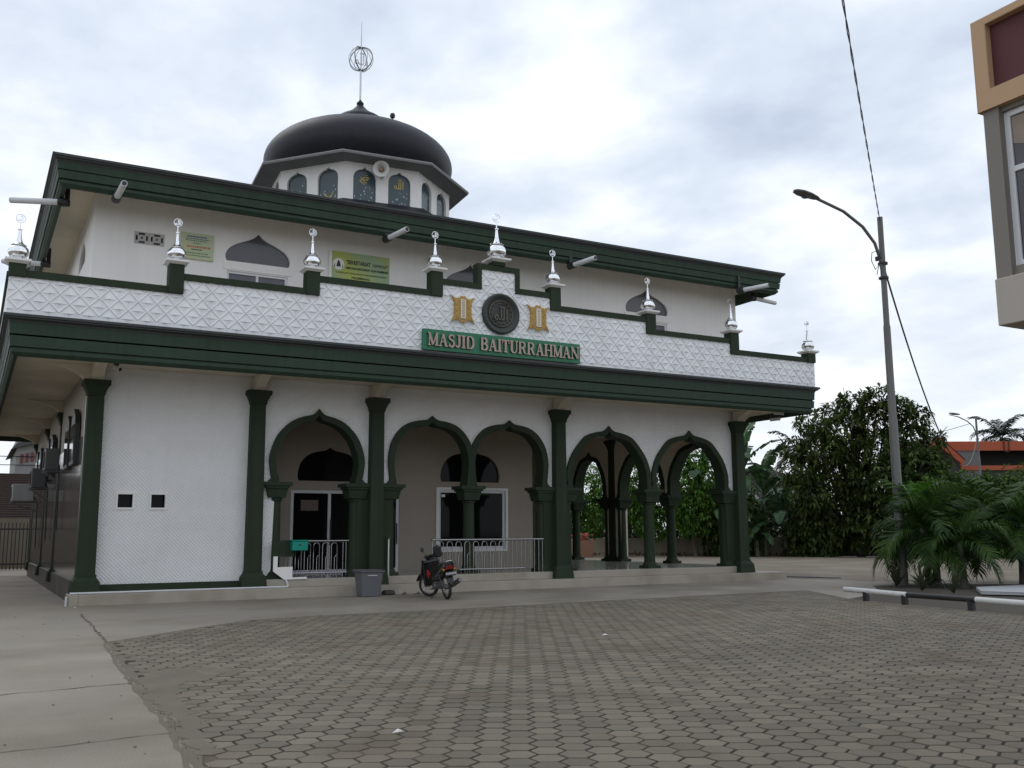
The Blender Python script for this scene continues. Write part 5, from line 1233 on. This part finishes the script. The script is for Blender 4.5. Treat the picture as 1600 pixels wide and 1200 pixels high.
MB().box(-4, 4, 0, 6, 0, 5.0).build('wall', pm('dim_white_wall', (0.45, 0.45, 0.45), 0.8), hs); MB().prism([(-4.6,5.0),(0,6.6),(4.6,5.0)][::-1], -0.5, 6.5, 'XZ').build('roof', RT, hs)
for x_ in (-2, 0.5, 2.4): w_ = MB().box(x_-0.5, x_+0.5, -0.05, 0.02, 2.8, 4.2).build('window', DKGLASS, hs)

# ------------------------------------------------------------------ vegetation
def leaf(mb, p, d_, up_, l_, w_, droop=0.0):
    """one folded leaf: two quads along d_, width w_"""
    s_ = d_.cross(up_)
    s_ = s_.normalized() if s_.length > 1e-4 else Vector((1, 0, 0))
    m1 = p+d_*l_*0.5; tip = p+d_*l_+Vector((0, 0, -droop*l_))
    n_ = s_.cross(d_)*w_*0.18
    mb.add([p, m1-s_*w_*0.5+n_, tip, m1+s_*w_*0.5+n_, m1], [(0,1,4),(1,2,4),(2,3,4),(3,0,4)])
def rdir(rs, zlo=-1.0):
    while True:
        v_ = Vector((rs.uniform(-1,1), rs.uniform(-1,1), rs.uniform(zlo,1)))
        if 0.05 < v_.length < 1: return v_.normalized()
def tree(name, base, lobes, nclump, nleaf, ll, lw, mt, label, group, seed, droop=0.5, trunk_r=0.18, bark=None, cat='tree', fork=0.35, spread=1.0, inner=0.35, jit=0.12):
    """trunk with limbs reaching into lobes (cx,cy,cz,rx,ry,rz relative to the base) and a crown of leaf clumps"""
    rs = random.Random(seed); B = Vector(base)
    t = thing(name, base, label, cat, group)
    tops = [B+Vector(l_[:3]) for l_ in lobes]; zmin = min(l_[2] for l_ in lobes)
    fk = B+Vector((rs.uniform(-.2,.2), rs.uniform(-.2,.2), max(0.4, zmin*fork)))
    mb = MB().tube([B-Vector((0,0,0.1)), B.lerp(fk, 0.5)+Vector((rs.uniform(-.1,.1), rs.uniform(-.1,.1), 0)), fk], [trunk_r*1.25, trunk_r, trunk_r*0.85], 9)
    for p in tops:
        mid = fk.lerp(p, 0.5)+Vector((rs.uniform(-.4,.4), rs.uniform(-.4,.4), 0.2)); mb.tube([fk, mid, p], [trunk_r*0.7, trunk_r*0.42, trunk_r*0.12], 6)
        for _ in range(3):
            e_ = p+rdir(rs)*1.2; mb.tube([mid, mid.lerp(e_, 0.6)+Vector((0,0,.1)), e_], [trunk_r*0.3, trunk_r*0.18, 0.015], 5)
    mb.build('trunk', bark or pm('grey_brown_bark', (0.085, 0.07, 0.055), 0.9, 0.25, 6, 0.5, 25), t, smooth=True)
    cr = MB(); vol = [l_[3]*l_[4]*l_[5] for l_ in lobes]; tot = sum(v_**0.667 for v_ in vol)
    for l_, v_ in zip(lobes, vol):
        n = int(nclump*v_**0.667/tot); c = B+Vector(l_[:3]); rad = Vector(l_[3:6])
        for _ in range(n):
            dv = rdir(rs, -0.75); r_ = 1.0 if rs.random() > inner else rs.uniform(0.45, 0.95); r_ *= rs.uniform(0.84, 1.0+jit) if rs.random() > 0.08 else rs.uniform(1.1, 1.45)
            p = c+Vector((dv.x*rad.x, dv.y*rad.y, dv.z*rad.z))*r_
            ax = (dv+Vector((0,0,0.25))+rdir(rs)*0.5).normalized()
            e1 = ax.orthogonal().normalized(); e2 = ax.cross(e1)
            for k in range(nleaf):
                a = 2*math.pi*k/nleaf+rs.uniform(-.3,.3)
                d_ = (ax*rs.uniform(0.1,0.7)+(e1*math.cos(a)+e2*math.sin(a))*spread+Vector((0,0,-droop*rs.uniform(0.5,1.2)))).normalized()
                leaf(cr, p+d_*0.04, d_, Vector((0,0,1)), ll*rs.uniform(0.7,1.2), lw*rs.uniform(0.8,1.2), droop*0.3)
    cr.build('crown', mt, t, fix=False)
    return t
L_DARK = leafmat('dark_broad_leaf', (0.018, 0.040, 0.012), (0.090, 0.135, 0.030)); L_MID = leafmat('mid_green_leaf', (0.022, 0.055, 0.012), (0.105, 0.190, 0.030)); L_LIGHT = leafmat('light_green_leaf', (0.025, 0.070, 0.012), (0.120, 0.250, 0.030))
L_PALM = leafmat('palm_leaflet', (0.016, 0.044, 0.012), (0.070, 0.130, 0.026), 0.5); L_FAR = leafmat('far_palm_leaf', (0.012, 0.018, 0.014), (0.035, 0.05, 0.035)); L_BAN = leafmat('banana_leaf', (0.030, 0.068, 0.030), (0.100, 0.190, 0.075), 0.35)
L_BIG = leafmat('clustered_big_leaf', (0.012, 0.030, 0.010), (0.105, 0.150, 0.036))
L_BRIGHT = leafmat('young_palm_leaf', (0.035, 0.10, 0.012), (0.07, 0.17, 0.02), 0.4)
def lob(*a):
    rs = random.Random(5); out = []
    for u, z_, r_ in a:
        v_ = rs.uniform(-1.2, 0.6); out.append((u*0.874+v_*0.486, -u*0.486+v_*0.874, z_, r_, r_, r_*0.78))
    return out
tree('broadleaf_tree', (43.6,16.9,0), lob((1.5,9.2,.9),(0.1,9.0,.8),(2.9,8.7,.8),(-1.3,8.4,.7),(3.9,8.1,.7),(1.4,7.9,1.3),(-2.9,7.5,.8),(-.6,7.2,1.2),(3.3,6.9,1.1),(4.5,6.9,.6),(-3.6,6.3,.7),(-2.2,6.2,1.1),(1,6,1.7),(4.2,5.5,.8),(-3.3,4.9,1.0),(-1.2,4.8,1.5),(2.9,5,1.5),(1,4,1.9),(-2.8,3.6,1.2),(3.8,3.6,1.1),(-.6,2.9,1.8),(2.3,2.8,1.7),(-2,2,1.4),(.5,1.8,1.8),(3.2,1.8,1.3)), 2700, 9, 0.46, 0.16, L_BIG, 'tall rounded dark tree with drooping leaf clusters right of the building', 'trees along the boundary', 1, 0.32, 0.24, jit=0.25, inner=0.2)
sh_spec = [((45.0,12.9,0),[(0,0,2.9,2.1,2.1,1.7),(0.3,0,1.6,2.0,2.0,1.5)],L_MID,'bushy green tree just right of the tall rounded tree',4),
 ((46.4,11.6,0),[(0,0,2.8,1.7,1.7,1.8),(0.9,-0.6,2.6,1.4,1.4,1.3),(0,0.5,1.6,2.1,2.1,1.5)],L_MID,'bushy green tree before the orange gable, second in the hedge row',5),
 ((47.8,10.3,0),[(0,0,2.6,2.0,2.0,1.6),(0,0,1.5,2.2,2.2,1.5)],L_MID,'bushy green tree below the far lamp post, third in the hedge row',6),
 ((49.3,8.8,0),[(0,0,3.2,2.2,2.2,1.9),(0,0,1.6,2.2,2.2,1.5)],L_MID,'bushy green tree at the right edge of the hedge row',7)]
for b_, lo, mt, lb, sd in sh_spec: tree('hedge_tree', b_, lo, 1150, 8, 0.34, 0.13, mt, lb, 'hedge row at the right', sd, 0.25, 0.14)
tr_spec = [((32.2,29.0,0),[(0,0,4.3,1.7,1.7,1.7),(0.4,0,2.6,1.7,1.7,1.3)],L_LIGHT,'light green leafy tree seen through the left side arch',11),
 ((35.0,26.2,0),[(0,0,4.6,1.9,1.9,1.9),(0.6,0,2.6,1.8,1.8,1.4)],L_LIGHT,'light green leafy tree seen behind the middle of the arcade',12),
 ((36.6,23.4,0),[(0,0,4.4,1.5,1.5,1.9),(0,0,2.7,1.5,1.5,1.4)],L_LIGHT,'yellowish green leafy tree seen through the right arch',13)]
for b_, lo, mt, lb, sd in tr_spec: tree('garden_tree', b_, lo, 620, 7, 0.34, 0.13, mt, lb, 'trees behind the arcade', sd, 0.6, 0.13)
tree('dark_shrub', (38.6,22.3,0), [(0,0,2.2,1.8,1.8,1.6),(0,0,1.0,1.7,1.7,1.0)], 420, 7, 0.42, 0.17, L_DARK, 'dark dense shrub under the banana plants', 'shrubs along the boundary', 21, 0.5, 0.1, cat='shrub')
tree('dark_shrub', (41.9,18.9,0), [(0,0,1.8,1.4,1.4,1.3),(0,0,0.9,1.7,1.7,0.9)], 380, 7, 0.42, 0.17, L_DARK, 'dark dense shrub at the left foot of the tall rounded tree', 'shrubs along the boundary', 22, 0.5, 0.1, cat='shrub')
bk = [((34.0,36.5,0),5.2,41,'dark tree beyond the fence, seen left through the side arcade'),((37.5,32.5,0),5.6,42,'dark tree beyond the fence, seen mid arcade'),((41.5,28.0,0),5.0,43,'dark tree beyond the fence behind the yellowish garden tree'),((45.5,24.5,0),5.4,44,'dark tree beyond the fence behind the banana plants')]
for b_, h_, sd, lb in bk: tree('backdrop_tree', b_, [(0,0,h_-1.6,2.4,2.4,1.7),(0.5,-0.3,2.2,2.6,2.6,1.9),(-0.6,0.4,1.0,2.4,2.4,1.1)], 620, 7, 0.46, 0.19, L_DARK, lb, 'dark trees beyond the fence', sd, 0.4, 0.16)
tree('distant_tree', (89.5,33.5,0), [(0,0,8.6,3.0,3.0,2.2),(0,0,6.0,3.2,3.2,2.2)], 500, 7, 0.7, 0.3, L_FAR, 'dark distant tree beside the far palm, behind the orange fascia', 'distant trees', 31, 0.4, 0.3)
tree('distant_tree', (-4.0,62,0), [(0,0,5.4,2.6,2.6,1.7),(0,0,3.6,3.0,3.0,2.0)], 500, 7, 0.5, 0.2, L_DARK, 'distant dark tree over the tiled roof at far left', 'distant trees', 32, 0.4, 0.3)

# feather palms: every frond a piece of its own
def frond_mesh(name, mt, length, elev, droop, nl, ll, seed, lw=0.035):
    rs = random.Random(seed); mb = MB(); pts_ = []; p = Vector((0,0,0)); a = elev; n = 14
    for i in range(n+1):
        pts_.append(p.copy()); a -= droop/n*(0.4+1.2*i/n); p = p+Vector((math.cos(a),0,math.sin(a)))*(length/n)
    mb.tube(pts_, [0.022*(1-0.85*i/n) for i in range(n+1)], 5)
    for i in range(nl):
        t = 0.10+0.90*i/(nl-1); f_ = t*n; k = min(int(f_), n-1); q_ = pts_[k].lerp(pts_[k+1], f_-k); tg = (pts_[k+1]-pts_[k]).normalized()
        L_ = ll*(0.55+0.75*math.sin(math.pi*min(1, t*0.85+0.1)))*rs.uniform(0.85,1.1)
        for s_ in (-1, 1):
            d_ = (Vector((0,s_,0))*0.9+tg*(0.55+0.5*t)+Vector((0,0,rs.uniform(-0.12,0.28)))).normalized()
            m1 = q_+d_*L_*0.5; tip = m1+(d_+Vector((0,0,-0.75))).normalized()*L_*0.5
            w_ = tg*lw
            mb.add([q_-w_*0.5, q_+w_*0.5, m1+w_*0.6, m1-w_*0.6, tip], [(0,1,2,3),(3,2,4)])
    return mb.mesh(name, mt, fix=False)
FR = [frond_mesh('frond', L_PALM, 1.75, R(e_), R(dr_), 24, 0.66, i, 0.058) for i, (e_, dr_) in enumerate(((78,60),(62,95),(45,115),(25,110),(5,90),(-15,70)))]
FRB = frond_mesh('frond', L_BRIGHT, 1.35, R(84), R(25), 22, 0.45, 40, 0.05)
TRK = pm('palm_trunk_bark', (0.12, 0.115, 0.10), 0.9, 0.2, 5, 0.5, 20, streak=0.1)
def palm(base, h_, label, seed, k=1.0, meshes=FR, nf=16, tr=0.085, group='palms in the bed', name='feather_palm', bright=False, mt=TRK):
    rs = random.Random(seed); t = thing(name, base, label, 'palm', group); B = Vector(base); tp = B+Vector((rs.uniform(-.1,.1), rs.uniform(-.1,.1), h_))
    MB().tube([B-Vector((0,0,0.05)), B.lerp(tp, 0.15), B.lerp(tp, 0.55)+Vector((0.03,0,0)), tp], [tr*1.6, tr*1.25, tr, tr*0.9], 10).build('trunk', mt, t, smooth=True)
    MB().tube([tp-Vector((0,0,0.25*k)), tp, tp+Vector((0,0,0.25*k))], [tr*1.0, tr*1.15, tr*0.6], 9).build('crownshaft', pm('green_crownshaft', (0.06, 0.09, 0.04), 0.5), t, smooth=True)
    for i in range(nf):
        me_ = meshes[min(len(meshes)-1, int(len(meshes)*i/nf))]
        s_ = k*rs.uniform(0.88,1.12)
        place(me_, 'frond', t, tp-B+Vector((0,0,0.12*k)), (rs.uniform(-.15,.15), rs.uniform(-.12,.12), i*2.4+rs.uniform(-.3,.3)), (s_,s_,s_))
    if bright:
        for j in range(4): place(FRB, 'frond', t, tp-B+Vector((0,0,0.15)), (0, rs.uniform(-.1,.2), j*1.6+2.4), (1.0,1.0,1.0))
palm((20.75,-5.55,-0.01), 1.35, 'feather palm with bright young fronds in front of the tall lamp post', 1, 0.95, bright=True)
palm((21.45,-5.25,-0.01), 1.35, 'feather palm with pale trunk just right of the tall lamp post', 2, 0.95)
palm((20.9,-6.5,-0.01), 1.0, 'low feather palm nearest the striped rail', 3, 0.78, nf=11)
palm((22.8,-7.0,-0.01), 1.45, 'feather palm with fronds hanging at the right edge of the picture', 4, 0.95)
palm((23.9,-6.2,0.0), 1.5, 'feather palm at the far right, partly out of the picture', 5, 0.95)
palm((24.1,-8.2,-0.01), 1.4, 'feather palm cut by the right edge, nearest the pale slab', 6, 0.95)
FF = [frond_mesh('frond', L_FAR, 3.2, R(e_), R(dr_), 26, 0.9, 60+i, 0.10) for i, (e_, dr_) in enumerate(((70,70),(45,100),(20,100),(-10,70)))]
palm((86.2,36.2,0), 10.3, 'distant dark palm rising behind the orange fascia', 8, 1.0, FF, 16, 0.18, 'distant palms', 'distant_palm')
palm((57.4,34.8,0), 7.6, 'distant pale palm between the canopy corner and the tall tree', 9, 0.9, FF, 12, 0.16, 'distant palms', 'distant_palm')
# small strap-leaved plants in the bed
def strap(x_, y_, n, l_, mt, label, seed):
    rs = random.Random(seed); t = thing('strap_leaf_plant', (x_, y_, 0.03), label, 'plant', 'small plants in the palm bed'); B = Vector((x_, y_, 0.03))
    for i in range(n):
        a = rs.uniform(0, 6.28); e_ = rs.uniform(0.5, 1.45); L_ = l_*rs.uniform(0.7,1.1); w_ = 0.03
        d0 = Vector((math.cos(a)*math.cos(e_), math.sin(a)*math.cos(e_), math.sin(e_))); s_ = Vector((-math.sin(a), math.cos(a), 0))*w_
        m1 = B+d0*L_*0.55; tip = m1+(d0+Vector((0,0,-0.5))).normalized()*L_*0.45
        MB().add([B-s_*0.6, B+s_*0.6, m1+s_, m1-s_, tip], [(0,1,2,3),(3,2,4)]).build('leaf', mt, t, fix=False)
L_STR = leafmat('strap_leaf', (0.025, 0.038, 0.02), (0.075, 0.085, 0.045))
strap(18.6,-7.0, 22, 0.75, L_STR, 'spiky plant behind the middle of the striped rail', 1); strap(18.2,-8.2, 14, 0.8, L_STR, 'spiky plant standing on the pale slab edge at right', 2)
strap(19.6,-5.4, 26, 0.7, L_STR, 'leafy tuft at the foot of the lamp post', 3); strap(20.2,-6.0, 22, 0.65, L_STR, 'leafy tuft between the palm trunks', 4)
# banana plants
def banana_leaf(seed, L_, W_, elev, droop):
    rs = random.Random(seed); mb = MB(); n = 16; pts_ = []; p = Vector((0,0,0)); a = elev
    for i in range(n+1):
        pts_.append(p.copy()); a -= droop/n*(0.3+1.4*i/n); p = p+Vector((math.cos(a),0,math.sin(a)))*(L_/n)
    mb.tube(pts_, [0.035*(1-0.85*i/n) for i in range(n+1)], 5)
    for s_ in (-1, 1):
        j = 2
        while j < n:
            k = min(n, j+rs.choice((1,1,2,3))); dz = rs.uniform(-0.25, 0.12)
            vs = []
            for i in (j, k):
                t = i/n; wd = W_*0.5*math.sin(math.pi*min(1, (t-0.08)/0.95))**0.6 if 0.08 < t < 1.0 else 0.02
                sh_ = 0.03*(1 if i == j else -1)
                q_ = pts_[i]; vs += [q_, q_+Vector((sh_, s_*wd, wd*(0.25+dz)-wd*0.35))]
            mid = (vs[1]+vs[3])/2
            mb.add([vs[0], vs[2], vs[3], vs[1]], [(0,1,2,3)] if s_ < 0 else [(3,2,1,0)])
            j = k
    return mb.mesh('leaf', L_BAN, fix=False)
BL = [banana_leaf(i, 2.6, 0.62, R(e_), R(dr_)) for i, (e_, dr_) in enumerate(((82,50),(70,85),(55,105),(40,120),(20,110)))]
PST = pm('banana_stem', (0.09, 0.10, 0.05), 0.6, 0.25, 4, streak=0.2)
def banana(base, h_, label, seed, k=1.0, nl=10):
    rs = random.Random(seed); t = thing('banana_plant', base, label, 'plant', 'banana plants by the boundary'); B = Vector(base); tp = B+Vector((rs.uniform(-.3,.3), rs.uniform(-.3,.3), h_))
    MB().tube([B, B.lerp(tp, 0.5), tp], [0.17, 0.14, 0.08], 9).build('stem', PST, t, smooth=True)
    for i in range(nl):
        s_ = k*rs.uniform(0.85,1.15); place(BL[min(4, int(5*i/nl))], 'leaf', t, tp-B+Vector((0,0,-0.05*i)), (0, rs.uniform(-.1,.1), i*2.4+rs.uniform(-.4,.4)), (s_,s_,s_))
banana((39.6,22.1,0), 5.2, 'tallest banana plant, right behind the corner column', 1, 1.4, 13)
banana((40.2,21.2,0), 3.9, 'banana plant with torn leaves right of the corner column', 2, 1.35, 12)
banana((40.9,20.2,0), 2.4, 'shorter banana plant with wide bright leaves near the tall tree', 3, 1.2, 10)
banana((37.4,23.8,0), 4.4, 'banana plant seen through the right arch, upper', 4, 1.3, 12)
banana((37.9,22.4,0), 2.8, 'banana plant seen through the right arch, lower', 5, 1.2, 10)
banana((39.2,20.9,0), 1.6, 'young banana plant before the boundary wall', 6, 0.9, 8)
# fallen leaves and tufts along the wall foot
rs = random.Random(77); mb = MB()
for _ in range(900):
    t = rs.random(); k = rs.randrange(1, len(FW)-1); a, b = Vector(FW[k]), Vector(FW[k+1]); p = a.lerp(b, t)-Vector((0.72,0.62))*rs.uniform(0.3, 3.0)
    P_ = Vector((p.x, p.y, 0.03)); leaf(mb, P_, Vector((rs.uniform(-1,1), rs.uniform(-1,1), rs.uniform(0.0,1.2))).normalized(), Vector((0,0,1)), rs.uniform(0.15,0.4), rs.uniform(0.05,0.12))
o = mb.build('leaf_litter', leafmat('litter_leaf', (0.05, 0.035, 0.02), (0.09, 0.085, 0.035)), fix=False); tag(o, 'fallen leaves and weeds along the foot of the boundary wall', 'litter', None, 'stuff')
